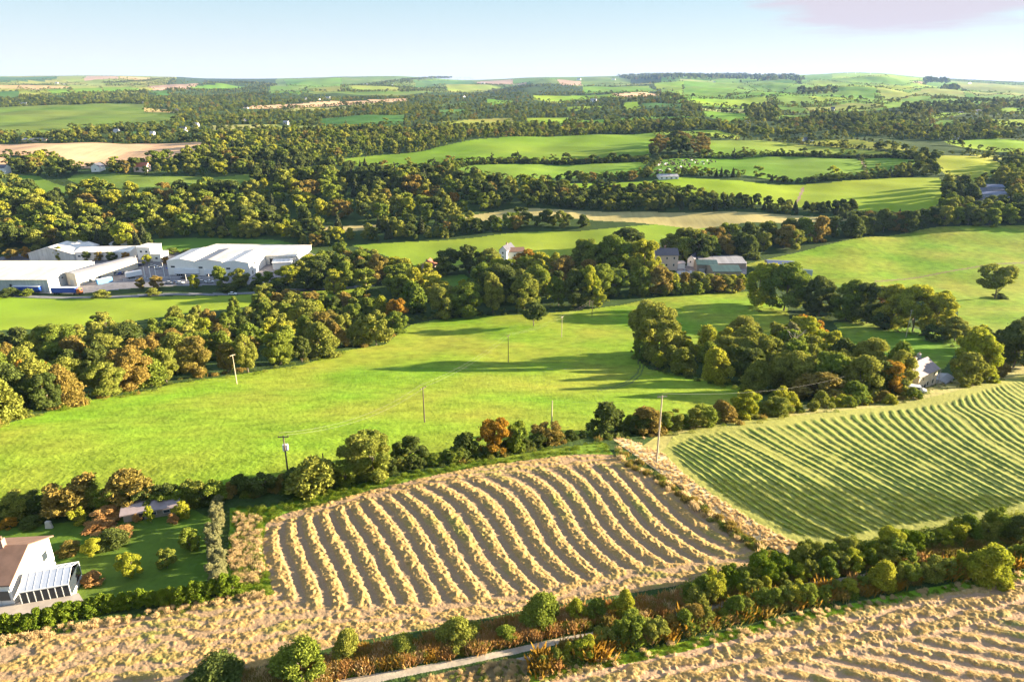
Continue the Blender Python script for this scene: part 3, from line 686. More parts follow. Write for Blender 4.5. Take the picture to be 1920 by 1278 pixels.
def crown_geo(seed, nl, leaf, nleaf, shape='round', zlo=.16, core=True):
    """a crown one unit wide and reaching from zlo to one: lobes spread through its volume, covered in leaf clumps"""
    rs = np.random.RandomState(seed)
    L = []
    if shape == 'cone':
        nl2 = nl
        for i in range(nl2):
            t = (i + .5) / nl2; z = .08 + t * .86; rr = (1 - t) ** .85 * .40 + .015
            a = i * 2.4 + rs.uniform(-.3, .3)
            L.append((rr * .62 * math.cos(a), rr * .62 * math.sin(a), z, rr * .52 + .03, .055 + .03 * (1 - t)))
    else:
        tries = 0
        prof = {'round': lambda t: math.sin(PI * min(1, max(0, .10 + .84 * t))) ** .55, 'tall': lambda t: math.sin(PI * min(1, max(0, .12 + .82 * t))) ** .8 * .8, 'dome': lambda t: math.cos(PI * .5 * t) ** .6,
                'flat': lambda t: (1 - abs(t - .55) ** 2 * 2.6) ** .5 if abs(t - .55) < .6 else .1, 'fan': lambda t: .35 + .65 * math.sin(PI * min(1, t * .62 + .1))}[shape]
        skew = rs.uniform(-.10, .10, 2)
        while len(L) < nl and tries < nl * 60:
            tries += 1
            t = rs.uniform(0, 1) ** .8; z = zlo + (1 - zlo) * (.10 + .80 * t)
            a = rs.uniform(0, 2 * PI); lump = 1 + .12 * math.sin(2 * a + seed * 1.7) + .14 * math.sin(3 * a + seed) + .12 * math.sin(5 * a + seed * 2 + 5 * t)
            R_ = prof(t) * .36 * lump
            rr = R_ * rs.uniform(.55, 1.0) ** .5 if rs.rand() < .8 else R_ * rs.uniform(0, .6)
            r = rs.uniform(.06, .16) * (1 if shape != 'tall' else .85)
            c = np.array([rr * math.cos(a) + skew[0] * t, rr * math.sin(a) + skew[1] * t, z])
            if any(np.linalg.norm(c - np.array(q[:3])) < .55 * r for q in L): continue
            L.append((c[0], c[1], c[2], r, r * rs.uniform(.62, .85)))
    L = np.array(L)
    w = L[:, 3] ** 2; w /= w.sum()
    k = rs.choice(len(L), nleaf, p=w)
    d = rs.normal(size=(nleaf, 3)); d /= np.linalg.norm(d, axis=1)[:, None]
    cen = L[:, :3].mean(0)
    out = L[k, :3] - cen; out /= np.linalg.norm(out, axis=1)[:, None] + 1e-9
    d = d + out * .55; d[:, 2] += .18; d /= np.linalg.norm(d, axis=1)[:, None]
    rad_ = L[k][:, [3, 3, 4]]
    shr = shape in ('dome', 'fan')
    ext = rs.uniform(.80, 1.12, nleaf) if not shr else .74 + .66 * rs.uniform(0, 1, nleaf) ** 1.5
    tw = rs.rand(nleaf) < .06; ext[tw] *= rs.uniform(1.0, 1.28, tw.sum())
    pos = L[k, :3] + d * rad_ * ext[:, None]
    V, F = quads_at(pos, d, leaf * (1.45 if shr else 1.0), rs, 1.0 if shr else .75)
    if core:
        iv, if_ = ico()
        cv = []; cf = []; b = len(V)
        for q in L:
            cv.append(iv * np.array([q[3], q[3], q[4]]) * .80 + q[:3]); cf.append(if_ + b); b += len(iv)
        V = np.concatenate([V] + cv)
        return V, [F, np.concatenate(cf)], L
    return V, [F], L
def trunk_mesh(name, L, seed, w=.022, top=.62, mat=None, limbs=5, base=-.03):
    mb = MB(); rs = random.Random(seed)
    p = Vector((0, 0, base)); r = w
    for i in range(4):
        q = Vector((rs.uniform(-.02, .02), rs.uniform(-.02, .02), base + (top - base) * (i + 1) / 4))
        mb.tube(p, q, r, r * .78, 7); p = q; r *= .78
    for i in range(limbs):
        t = L[rs.randrange(len(L))]
        z0 = .16 + .34 * i / max(1, limbs)
        s = Vector((0, 0, z0)); e = Vector((t[0], t[1], max(z0 + .08, t[2])))
        m_ = s.lerp(e, .5) + Vector((0, 0, -.02)); mb.tube(s, m_, w * .55, w * .38, 5); mb.tube(m_, e, w * .38, w * .15, 5)
    me = bpy.data.meshes.new(name); me.from_pydata(mb.v, [], mb.f); me.materials.append(mat or BARK)
    return me
PROTO = {}
def proto(shape, mat, lod, var):
    """crown mesh and trunk mesh, shared by all copies"""
    key = (shape, mat, lod, var)
    if key in PROTO: return PROTO[key]
    gk = ('g', shape, lod, var)
    if gk not in PROTO:
        seed = var * 37 + hash_(shape) + 1
        nl, leaf, nleaf = {0: (46, .020, 8200), 1: (36, .029, 3700), 2: (26, .044, 1500), 3: (15, .080, 360), 4: (8, .12, 110)}[lod]
        if shape == 'cone': nl = {0: 60, 1: 44, 2: 26, 3: 14, 4: 8}[lod]
        zlo = {'round': .04, 'tall': .10, 'dome': -.05, 'flat': .30, 'fan': .02, 'cone': 0}[shape]
        V, F, L = crown_geo(seed, nl, leaf, nleaf, shape, zlo)
        PROTO[gk] = (V, F, L, trunk_mesh('trunk', L, seed) if lod < 3 else None)
    V, F, L, tm = PROTO[gk]
    PROTO[key] = (mesh_np('crown', V, F, LM[mat]), tm)
    return PROTO[key]
def hash_(s): return sum(ord(c) * (i + 3) for i, c in enumerate(s)) % 997
RNG = random.Random(77)
NT = {}
def lod_for(hpx): return 0 if hpx > 62 else 1 if hpx > 34 else 2 if hpx > 17 else 3
def tree(px, row, hpx, wpx, shape, mat, label, name='tree', cat='tree', group=None, lod=None, sink=.04):
    b = P(px, row); D = float(unproj(np.array([px]), np.array([row]))[3][0]); yn = -(row - 639) / FPX
    H = hpx * D / FPX / (CP + SP * yn); Wd = wpx * D / FPX * 1.06
    cm, tm = proto(shape, mat, lod_for(hpx) if lod is None else lod, RNG.randrange(5))
    e = empty(name, b - Vector((0, 0, H * sink)), label, cat, group, RNG.uniform(0, 6.28), (Wd, Wd * RNG.uniform(.9, 1.1), H))
    o = bpy.data.objects.new('foliage' if cat in ('bush', 'shrub') else 'crown', cm); link(o, e)
    if tm is not None: link(bpy.data.objects.new('trunk' if cat not in ('bush', 'shrub') else 'stem', tm), e)
    return e

# ---- stuff drawn as scattered copies (uncountable growth only)
def scatter_obj(name, pts, protos, label, cat, group=None):
    """pts: list of (x,y,z, sx,sz, rot, idx); protos: list of meshes"""
    if not len(pts): return None
    col = bpy.data.collections.new(name + '_kinds')
    for i, me in enumerate(protos):
        col.objects.link(bpy.data.objects.new('%s_%02d' % ('kind', i), me))
    A = np.array(pts, np.float32)
    me = bpy.data.meshes.new(name); me.vertices.add(len(A)); me.vertices.foreach_set('co', A[:, :3].ravel())
    for nm, tp, dat in (('scl', 'FLOAT_VECTOR', np.stack([A[:, 3], A[:, 3], A[:, 4]], 1).ravel()), ('rotz', 'FLOAT', A[:, 5]), ('kind_index', 'INT', A[:, 6].astype(np.int32))):
        at = me.attributes.new(nm, tp, 'POINT'); at.data.foreach_set('vector' if tp == 'FLOAT_VECTOR' else 'value', dat)
    o = bpy.data.objects.new(name, me); C.objects.link(o)
    ng = bpy.data.node_groups.new(name, 'GeometryNodeTree')
    ng.interface.new_socket('Geometry', in_out='INPUT', socket_type='NodeSocketGeometry'); ng.interface.new_socket('Geometry', in_out='OUTPUT', socket_type='NodeSocketGeometry')
    n = ng.nodes; l = ng.links
    gi = n.new('NodeGroupInput'); go = n.new('NodeGroupOutput'); ip = n.new('GeometryNodeInstanceOnPoints'); ci = n.new('GeometryNodeCollectionInfo')
    ci.inputs['Collection'].default_value = col; ci.inputs['Separate Children'].default_value = True; ci.inputs['Reset Children'].default_value = True
    def na(nm, tp):
        x = n.new('GeometryNodeInputNamedAttribute'); x.data_type = tp; x.inputs[0].default_value = nm; return x.outputs[0]
    cx = n.new('ShaderNodeCombineXYZ'); l.new(na('rotz', 'FLOAT'), cx.inputs[2])
    l.new(gi.outputs[0], ip.inputs['Points']); l.new(ci.outputs[0], ip.inputs['Instance']); ip.inputs['Pick Instance'].default_value = True
    l.new(na('kind_index', 'INT'), ip.inputs['Instance Index']); l.new(cx.outputs[0], ip.inputs['Rotation']); l.new(na('scl', 'FLOAT_VECTOR'), ip.inputs['Scale'])
    l.new(ip.outputs[0], go.inputs[0])
    md = o.modifiers.new('growth', 'NODES'); md.node_group = ng
    setp(o, kind='stuff', label=label, category=cat, group=group)
    return o
def fieldmask(px, row, polys): 
    r = np.zeros(px.shape, bool)
    for p in polys: r |= inpoly(px, row, p)
    return r
FIELDS = [r[3] for r in R if r[0] != 'dry_grass_bank' and r[0] != 'weed_verge']
FIELDS_W = [p for p in FIELDS if min(q[1] for q in p) >= 135]
NRS = np.random.RandomState(2024)

# far and middle-distance woods and hedges -------------------------------------------------
MIX = ['green', 'olive', 'dark', 'brown', 'lime', 'conifer']
def mk_protos(lod, spec):
    return [proto(s, m, lod, v)[0] for s, m, v in spec]
SPEC3 = [('round', 'green', 0), ('round', 'olive', 1), ('round', 'dark', 2), ('tall', 'green', 3), ('round', 'brown', 4), ('dome', 'olive', 0), ('dome', 'dark', 1), ('cone', 'conifer', 0), ('round', 'lime', 2), ('tall', 'dark', 1), ('round', 'orange', 3)]
W_GEN = np.array([.22, .20, .19, .09, .04, .08, .08, .04, .02, .04, 0]); W_GEN /= W_GEN.sum()
W_AUT = np.array([.22, .26, .12, .06, .07, .11, .04, .02, .09, .02, .005]); W_AUT /= W_AUT.sum()
W_DRK = np.array([.15, .12, .30, .05, .03, .03, .12, .10, .01, .09, 0]); W_DRK /= W_DRK.sum()
def thin(px, row, h, kx, ky):
    """drop points that crowd each other: kx, ky in units of the tree's pixel height"""
    keep = []; grid = {}
    for i in range(len(px)):
        sx = kx * h[i]; sy = ky * h[i]
        gx_, gy_ = int(px[i] / 24), int(row[i] / 12)
        ok = True
        for a in (-1, 0, 1):
            for b in (-1, 0, 1):
                for j in grid.get((gx_ + a, gy_ + b), ()):
                    if ((px[i] - px[j]) / sx) ** 2 + ((row[i] - row[j]) / sy) ** 2 < 1: ok = False; break
                if not ok: break
            if not ok: break
        if ok: keep.append(i); grid.setdefault((gx_, gy_), []).append(i)
    return np.array(keep, int)
def plant(px, row, hm, wm_ratio, weights, out, jit=.25, lodsplit=None):
    """append scattered trees of real height hm at ground points"""
    x, y, z, D = unproj(px, row)
    for i in range(len(px)):
        h = hm[i] if hasattr(hm, '__len__') else hm
        h = h * RNG.uniform(1 - jit, 1 + jit)
        idx = NRS.choice(len(SPEC3), p=weights)
        w = h * wm_ratio * RNG.uniform(.85, 1.2) * (.55 if SPEC3[idx][0] == 'cone' else 1)
        if SPEC3[idx][0] == 'cone': h *= 1.15
        out.append((x[i], y[i], z[i] - .06 * h, w, h, RNG.uniform(0, 6.28), idx))
FARPTS = []; MIDPTS = []; HEDGEPTS = []
# 1. everything between the far fields is wooded
n = 60000
px = NRS.uniform(-350, 2270, n); row = 146 + (255 - 146) * NRS.uniform(0, 1, n)
s = skyf(px); row = np.where(row < s + 2, s + 2 + NRS.uniform(0, 6, n), row)
ok = ~fieldmask(px, row, FIELDS)
# open ground between hedges on the far hills
open_ = fbm(px * .018, row * .11, 2) + np.clip((165 - row) / 60, -.3, .25)
ok &= open_ < .54
hp_ = 9.0 * FPX / unproj(px, row)[3]
ok &= ~fieldmask(px, row - .55 * hp_, FIELDS) | (NRS.rand(len(px)) < .02)
px, row = px[ok], row[ok]
D = unproj(px, row)[3]; hp = 8.0 * FPX / D
k = thin(px, row, hp, .80, .36); px, row = px[k], row[k]
plant(px, row, 7.6, 1.25, W_GEN, FARPTS)
# 2. hedges round every distant field
for r_ in R:
    poly = r_[3]
    if max(p[1] for p in poly) > 345 or min(p[1] for p in poly) < 135 or r_[0] in ('estate_yard',): continue
    for (x1, y1), (x2, y2) in zip(poly, list(poly[1:]) + [poly[0]]):
        if min(x1, x2) < -400 or max(x1, x2) > 2400: continue
        hpx = max(1.6, 4.5 * FPX / float(unproj(np.array([x1]), np.array([y1]))[3][0]))
        m_ = int(math.hypot(x2 - x1, (y2 - y1)) / (hpx * 1.05)) + 1
        for j in range(m_):
            if RNG.random() < .12: continue
            t = (j + RNG.random()) / m_
            X, Y = x1 + (x2 - x1) * t, y1 + (y2 - y1) * t
            plant(np.array([X]), np.array([Y]), 9.0 if RNG.random() < .14 else 4.6, 1.4, W_DRK, HEDGEPTS)
# 3. named woods: (outline of their ground, height m, spacing, mix)
WOODS = [
 ([(1155, 143), (1250, 141), (1400, 141), (1400, 150), (1280, 152), (1180, 149)], 24, .5, W_DRK), ([(795, 147), (830, 146), (870, 149), (885, 152), (800, 152)], 20, .6, W_DRK),
 ([(1732, 150), (1782, 153), (1780, 158), (1732, 158)], 34, .5, W_DRK), ([(1764, 166), (1804, 168), (1804, 172), (1764, 172)], 26, .5, W_DRK), ([(1600, 150), (1670, 152), (1670, 156), (1600, 154)], 24, .6, W_DRK),
 ([(1498, 172), (1580, 172), (1565, 176), (1500, 176)], 24, .6, W_DRK), ([(1380, 155), (1462, 165), (1462, 170), (1375, 160)], 23, .6, W_DRK), ([(1390, 144), (1480, 143), (1510, 150), (1500, 156), (1420, 152)], 27, .6, W_DRK),
 ([(1390, 203), (1455, 198), (1455, 225), (1400, 225)], 16, .7, W_GEN), ([(380, 155), (440, 153), (520, 158), (515, 163), (400, 162)], 12, .7, W_DRK), ([(720, 148), (800, 146), (800, 150), (730, 151)], 11, .8, W_DRK),
 ([(380, 262), (480, 250), (600, 248), (760, 245), (880, 240), (985, 238), (1220, 232), (1400, 245), (1560, 262), (1700, 285), (1740, 300), (1700, 292), (1600, 262), (1400, 250), (1230, 247), (1120, 250), (1000, 257), (900, 262), (780, 281), (700, 288), (640, 299), (575, 302), (480, 300), (390, 300)], 10.5, .9, W_AUT),
 ([(0, 252), (240, 252), (380, 262), (395, 268), (340, 264), (0, 264), (-300, 266), (-300, 254)], 8.5, .9, W_GEN),
 ([(20, 322), (130, 322), (190, 360), (240, 352), (140, 345), (130, 330), (60, 330)], 12, .9, W_DRK), ([(25, 318), (60, 300), (110, 300), (145, 318), (120, 326), (30, 326)], 13, .9, W_GEN),
 ([(145, 325), (240, 322), (300, 306), (380, 292), (400, 300), (470, 305), (475, 322), (380, 327), (250, 328)], 11, .9, W_AUT),
 ([(400, 300), (575, 305), (640, 309), (700, 315), (800, 316), (860, 325), (960, 338), (1000, 345), (1000, 350), (480, 350), (475, 325)], 12, .8, W_DRK),
 ([(1222, 262), (1328, 262), (1328, 290), (1222, 296)], 13.5, .8, [.1, .12, .12, .03, .5, .06, .04, .0, .0, .03, 0]),
 ([(1000, 345), (1200, 333), (1215, 330), (1210, 338), (1040, 345)], 8.5, .9, W_AUT),
 ([(0, 178), (180, 178), (330, 170), (420, 158), (500, 160), (500, 185), (330, 195), (200, 196), (0, 198)], 9, .9, W_DRK),
 ([(190, 154), (330, 150), (330, 158), (200, 160)], 9, .9, W_DRK), ([(0, 155), (100, 155), (100, 160), (0, 160)], 7, 1.2, W_DRK), ([(640, 160), (760, 154), (830, 160), (950, 158), (1000, 160), (1000, 168), (640, 176)], 9, 1.0, W_DRK),
 ([(1440, 182), (1540, 194), (1640, 198), (1640, 203), (1500, 200), (1400, 196)], 8, .9, W_GEN), ([(1640, 176), (1800, 182), (1920, 186), (1920, 192), (1760, 190), (1640, 184)], 8, 1.0, W_GEN), ([(1740, 148), (1920, 156), (1920, 160), (1800, 156)], 8, 1.0, W_DRK),
 ([(1600, 232), (1760, 240), (1900, 240), (1900, 262), (1760, 262), (1620, 256)], 9, .8, W_GEN),
 ([(1690, 205), (1760, 196), (1900, 190), (1960, 192), (1960, 206), (1900, 208), (1840, 215), (1700, 222)], 12, .8, W_DRK), ([(1470, 222), (1560, 214), (1700, 224), (1760, 232), (1700, 246), (1560, 240), (1470, 232)], 11, .8, W_GEN), ([(1215, 176), (1250, 172), (1305, 205), (1300, 218), (1280, 214), (1240, 190)], 11, .8, W_GEN),
 # the great wood in the middle of the valley
 ([(-300, 350), (0, 350), (130, 366), (200, 360), (330, 354), (440, 352), (600, 345), (800, 345), (960, 350), (1020, 356), (1000, 392), (950, 395), (880, 404), (840, 416), (700, 421), (600, 423), (480, 440), (400, 446), (290, 446), (280, 470), (0, 478), (-300, 485)], 14.5, 1.0, W_AUT),
 ([(1000, 352), (1120, 354), (1240, 358), (1330, 374), (1400, 384), (1480, 390), (1600, 396), (1590, 402), (1480, 400), (1300, 397), (1100, 392), (1000, 390)], 8.5, .8, W_DRK, .15),
 ([(620, 440), (720, 432), (860, 418), (1000, 412), (1100, 412), (1180, 420), (1080, 430), (980, 431), (900, 440), (800, 449), (640, 456)], 10.5, .9, W_GEN),
 ([(400, 448), (600, 432), (650, 456), (600, 466), (560, 460), (520, 453)], 9.5, .9, W_AUT),
 ([(1275, 328), (1380, 330), (1430, 336), (1280, 337)], 7.0, .8, W_DRK), ([(1430, 338), (1500, 340), (1600, 334), (1700, 324), (1720, 330), (1600, 337), (1480, 341)], 5.0, .8, W_DRK), ([(1610, 332), (1700, 322), (1770, 322), (1770, 331), (1680, 330)], 10.0, .9, W_GEN),
 ([(1740, 300), (1760, 296), (1755, 330), (1775, 345), (1840, 345), (1850, 352), (1835, 372), (1830, 395), (1760, 402), (1740, 402), (1772, 378), (1772, 340), (1715, 310), (1720, 300)], 12.5, .9, W_GEN),
 ([(1890, 300), (1960, 300), (2300, 300), (2300, 420), (1920, 412), (1850, 410), (1845, 392), (1895, 392), (1900, 350), (1850, 350), (1895, 320)], 11, .9, W_GEN),
 ([(1240, 297), (1500, 289), (1640, 292), (1720, 300), (1720, 304), (1640, 296), (1500, 293), (1240, 301)], 3.2, .5, W_DRK), ([(830, 314), (960, 304), (1215, 298), (1215, 302), (960, 308), (830, 318)], 4.5, .8, W_DRK),
 ([(1085, 303), (1110, 300), (1215, 296), (1215, 300), (1110, 303)], 10, .7, W_GEN), ([(860, 308), (960, 304), (960, 306), (870, 312)], 7, .9, W_GEN), ([(1206, 336), (1236, 298), (1242, 298), (1212, 336)], 3.5, .6, W_AUT),
 ([(1720, 410), (1800, 395), (1850, 400), (1850, 416), (1750, 421)], 12, .8, W_GEN),
 ([(-900, 268), (-300, 266), (-300, 480), (-900, 500)], 13, 1.2, W_GEN), ([(2300, 250), (2900, 255), (2900, 430), (2300, 420)], 11, 1.2, W_GEN),
 ([(1560, 405), (1720, 403), (1740, 408), (1700, 418), (1600, 416)], 7, .8, W_DRK),
]
for wi, wd in enumerate(WOODS):
    poly, hm, sp, wts = wd[:4]; clr = wd[4] if len(wd) > 4 else .55
    q = np.array(poly, float); wts = np.array(wts) / np.sum(wts)
    D0 = float(unproj(np.array([q[:, 0].mean()]), np.array([q[:, 1].mean()]))[3][0]); hp0 = hm * FPX / D0
    area = (np.ptp(q[:, 0])) * (np.ptp(q[:, 1]))
    n = int(min(60000, area / (hp0 * hp0 * .12) * 3 + 30))
    px = NRS.uniform(q[:, 0].min(), q[:, 0].max(), n); row = NRS.uniform(q[:, 1].min(), q[:, 1].max(), n)
    ok = inpoly(px, row, poly); px, row = px[ok], row[ok]
    D = unproj(px, row)[3]; hp = hm * FPX / D
    ok = ~fieldmask(px, row, FIELDS_W) & ~(fieldmask(px, row - clr * hp, FIELDS_W) & (hm > 6) & (clr > 0)); px, row, hp = px[ok], row[ok], hp[ok]
    k = thin(px, row, hp, .62 * sp, .30 * sp)
    plant(px[k], row[k], hm, 1.0 if hm > 6 else 1.35, wts, MIDPTS if q[:, 1].min() > 255 else FARPTS, jit=.28)
pr4 = mk_protos(4, SPEC3); pr3 = mk_protos(3, SPEC3); pr2 = mk_protos(2, SPEC3)
scatter_obj('woodland', FARPTS, pr3 if len(FARPTS) < 26000 else pr4, 'hazy blue green woods and copses scattered over the far hills', 'woodland')
scatter_obj('hedgerow', HEDGEPTS, pr4, 'thin dark hedges dividing the distant hill fields', 'hedgerow')
scatter_obj('woodland', MIDPTS, pr2, 'broad olive and brown mixed woods filling the middle of the valley', 'woodland')
print('far', len(FARPTS), 'hedge', len(HEDGEPTS), 'mid', len(MIDPTS))

# ================================================================ trees of the near and middle ground, one object each
ORD = ['first', 'second', 'third', 'fourth', 'fifth', 'sixth', 'seventh', 'eighth', 'ninth', 'tenth', 'eleventh', 'twelfth', 'thirteenth', 'fourteenth', 'fifteenth', 'sixteenth', 'seventeenth', 'eighteenth', 'nineteenth', 'twentieth']
def ordw(i): return ORD[i] if i < 20 else '%s-%s' % (['twenty', 'thirty', 'forty', 'fifty'][(i + 1) // 10 - 2], ORD[(i + 1) % 10 - 1]) if (i + 1) % 10 else ['twentieth', 'thirtieth', 'fortieth', 'fiftieth'][(i + 1) // 10 - 2]
CW = {'green': 'mid green', 'olive': 'olive green', 'lime': 'bright yellow-green', 'brown': 'russet brown', 'orange': 'orange autumn', 'dark': 'dark green', 'conifer': 'near-black conifer', 'sage': 'pale sage', 'laurel': 'glossy green', 'bracken': 'rusty', 'straw': 'straw coloured', 'weed': 'bright green'}
def wood(poly, hfun, asp, kx, ky, mats, shapes, phrase, nrows, group, edge=None, seed=1, cat='tree', name='tree', avoid=(), clear=.8, need=1):
    rs = np.random.RandomState(seed)
    q = np.array(poly, float)
    n = 9000
    px = rs.uniform(q[:, 0].min(), q[:, 0].max(), n); row = rs.uniform(q[:, 1].min(), q[:, 1].max(), n)
    ok = inpoly(px, row, poly); px, row = px[ok], row[ok]
    h = hfun(px, row) * rs.uniform(.82, 1.18, len(px))
    ok = ~(fieldmask(px, row - clear * h, FIELDS) & (rs.rand(len(px)) > .04)) if clear else np.ones(len(px), bool)
    for a in avoid: ok &= ~inpoly(px, row, a)
    px, row, h = px[ok], row[ok], h[ok]
    k = thin(px, row, h, kx, ky); px, row, h = px[k], row[k], h[k]
    v = row - (np.interp(px, [e[0] for e in edge], [e[1] for e in edge]) if edge else 0)
    order = np.argsort(-v); band = np.zeros(len(px), int)
    for r_, j in enumerate(order): band[j] = r_ * nrows // len(px)
    names = (['front row'] + ['%s row' % ORD[i] for i in range(1, nrows - 1)] + ['back row']) if nrows > 1 else ['row']
    for b in range(nrows):
        js = [j for j in range(len(px)) if band[j] == b]; js.sort(key=lambda j: px[j])
        for i, j in enumerate(js):
            mt = mats[rs.randint(len(mats))]; sh = shapes[rs.randint(len(shapes))]
            if nrows > 1: lb = '%s %s, %s from left in %s of %s' % (CW[mt], cat, ordw(i), names[b], phrase)
            else: lb = '%s %s, %s from left %s' % (CW[mt], cat, ordw(i), phrase)
            tree(px[j], row[j], h[j], h[j] * asp * rs.uniform(.88, 1.22) * (.5 if sh == 'cone' else .8 if sh == 'tall' else 1), sh, mt, lb, name=name, cat=cat, group=group)
    return len(px)
cnt = 0
AUT = ['green', 'olive', 'olive', 'brown', 'brown', 'lime', 'green', 'dark', 'olive', 'olive', 'dark', 'green', 'olive', 'brown', 'lime', 'green', 'orange']
# autumn wood left of the pasture
W1B = [(-120, 830), (0, 798), (120, 764), (250, 738), (330, 718), (450, 700), (560, 686), (640, 660), (720, 644), (766, 606)]
W1 = W1B + [(752, 596), (700, 588), (600, 596), (520, 582), (400, 600), (300, 612), (200, 632), (90, 650), (0, 662), (-120, 680)]
cnt += wood(W1, lambda x, r: 40 + (r - 590) * .22, .95, .68, .32, AUT, ['round', 'round', 'dome', 'tall'], 'the autumn wood', 6, 'trees of the autumn wood left of the pasture', W1B, 3)
cnt += wood([(470, 592), (520, 580), (600, 576), (690, 576), (700, 590), (600, 596), (520, 596)], lambda x, r: 34 + 0 * r, 1.0, .7, .35, ['olive', 'green', 'brown'], ['round', 'dome'], 'along the autumn wood far edge', 1, 'trees of the autumn wood left of the pasture', None, 5, clear=0)
# grove between the estate, the pasture and the farm
W2 = [(600, 556), (660, 548), (720, 552), (765, 575), (780, 596), (860, 596), (905, 592), (1000, 588), (1060, 580), (1130, 570), (1160, 558), (1240, 552), (1236, 530), (1200, 515), (1100, 512), (1060, 505), (1000, 510), (950, 520), (905, 530), (850, 520), (830, 512), (790, 530), (740, 520), (700, 505), (640, 500), (590, 512), (560, 530), (570, 545)]
LAWN = [(796, 518), (872, 516), (912, 545), (904, 562), (862, 574), (815, 556)]
cnt += wood(W2, lambda x, r: 38 + (r - 500) * .33, .95, .66, .36, ['green', 'olive', 'dark', 'lime', 'green', 'lime', 'olive', 'green', 'brown'], ['round', 'round', 'tall', 'dome'], 'the grove below the farm', 4, 'trees of the grove in the middle of the valley',
            [(560, 545), (660, 556), (765, 600), (900, 594), (1060, 582), (1160, 560), (1240, 553)], 8, avoid=(LAWN,), clear=.35)
cnt += wood([(605, 500), (640, 490), (700, 492), (740, 512), (700, 522), (640, 515)], lambda x, r: 34 + 0 * r, 1.0, .7, .4, ['olive', 'green', 'dark'], ['round', 'dome'], 'behind the grove near the estate', 1, 'trees of the grove in the middle of the valley', None, 9, clear=0)
for i, (x, r, h, w, sh, m, lb) in enumerate([
    (1225, 672, 104, 104, 'round', 'olive', 'big rounded oak standing alone at the edge of the pasture shadows'),
    (1000, 612, 44, 50, 'flat', 'dark', 'small dark flat-topped cedar standing in the pasture before the grove'),
    (1864, 560, 60, 66, 'flat', 'olive', 'lone spreading tree with bare trunk on the hill pasture'),
    (880, 512, 58, 62, 'tall', 'dark', 'tall dark tree rising to a point beside the white house'),
    (840, 512, 48, 52, 'round', 'dark', 'dark round tree behind the gabled cottage'), (918, 512, 46, 44, 'round', 'olive', 'olive green tree just left of the white gabled house'),
    (752, 522, 46, 62, 'round', 'lime', 'bright yellow-green tree left of the gabled cottage'), (985, 500, 34, 52, 'round', 'orange', 'orange tree in front of the white gabled house'),
    (1050, 540, 62, 66, 'round', 'brown', 'russet tree in the middle of the grove with orange patches'), (1105, 520, 72, 70, 'round', 'green', 'tall green tree rising above the grove'),
    (1150, 524, 84, 82, 'round', 'green', 'largest green tree of the grove, left of the farmhouse'), (1205, 530, 86, 74, 'round', 'lime', 'tall yellow-green tree touching the farmhouse'),
    (1105, 575, 78, 52, 'tall', 'lime', 'pale yellow-green willow at the grove corner by the wires'), (1118, 578, 42, 32, 'round', 'lime', 'small lime green bush tree at the grove corner'),
    (850, 578, 42, 48, 'round', 'lime', 'pale yellow tree in front of the shaded lawn'), (1180, 462, 36, 52, 'round', 'dark', 'dark tree on the bright field above the grove'),
    (978, 410, 22, 26, 'flat', 'dark', 'small dark pine standing on the golden stubble strip'),
    (1822, 712, 90, 88, 'round', 'lime', 'tall yellow-green tree right of the cream house'), (1806, 722, 58, 56, 'round', 'olive', 'grey-green tree in front of the tall yellow-green tree by the cream house'),
    (1664, 740, 64, 64, 'round', 'orange', 'orange-topped tree hiding the left side of the cream house'),
    (1395, 785, 56, 60, 'round', 'lime', 'small round yellow-green tree in the lane hedge'), (1510, 645, 56, 66, 'round', 'orange', 'orange-crowned tree in the copse'),
    (1900, 688, 88, 84, 'round', 'dark', 'dark tree at the right edge of the photograph beyond the lane'), (1876, 560, 8, 34, 'dome', 'dark', 'low dark gorse bush behind the lone hill tree'),
    (1520, 655, 46, 24, 'cone', 'olive', 'small pointed conifer inside the copse'), (1478, 665, 64, 40, 'tall', 'sage', 'pale half-bare tree inside the copse')]):
    tree(x, r, h, w, sh, m, lb); cnt += 1
# copse right of the big oak
W5B = [(1190, 676), (1250, 700), (1340, 718), (1430, 738), (1500, 742), (1640, 745), (1700, 728)]
W5 = W5B + [(1690, 712), (1640, 700), (1600, 690), (1560, 670), (1480, 652), (1400, 650), (1330, 655), (1262, 655), (1240, 665)]
cnt += wood(W5, lambda x, r: 62 + (r - 650) * .10 - 22 * (x < 1290), .95, .60, .32, ['green', 'olive', 'olive', 'dark', 'lime', 'green', 'lime', 'green'], ['round', 'round', 'dome', 'tall'], 'the copse beside the big oak', 4, 'trees of the copse beside the big oak', W5B, 12, clear=.2,
            avoid=([(1690, 690), (1760, 690), (1760, 740), (1690, 740)],))
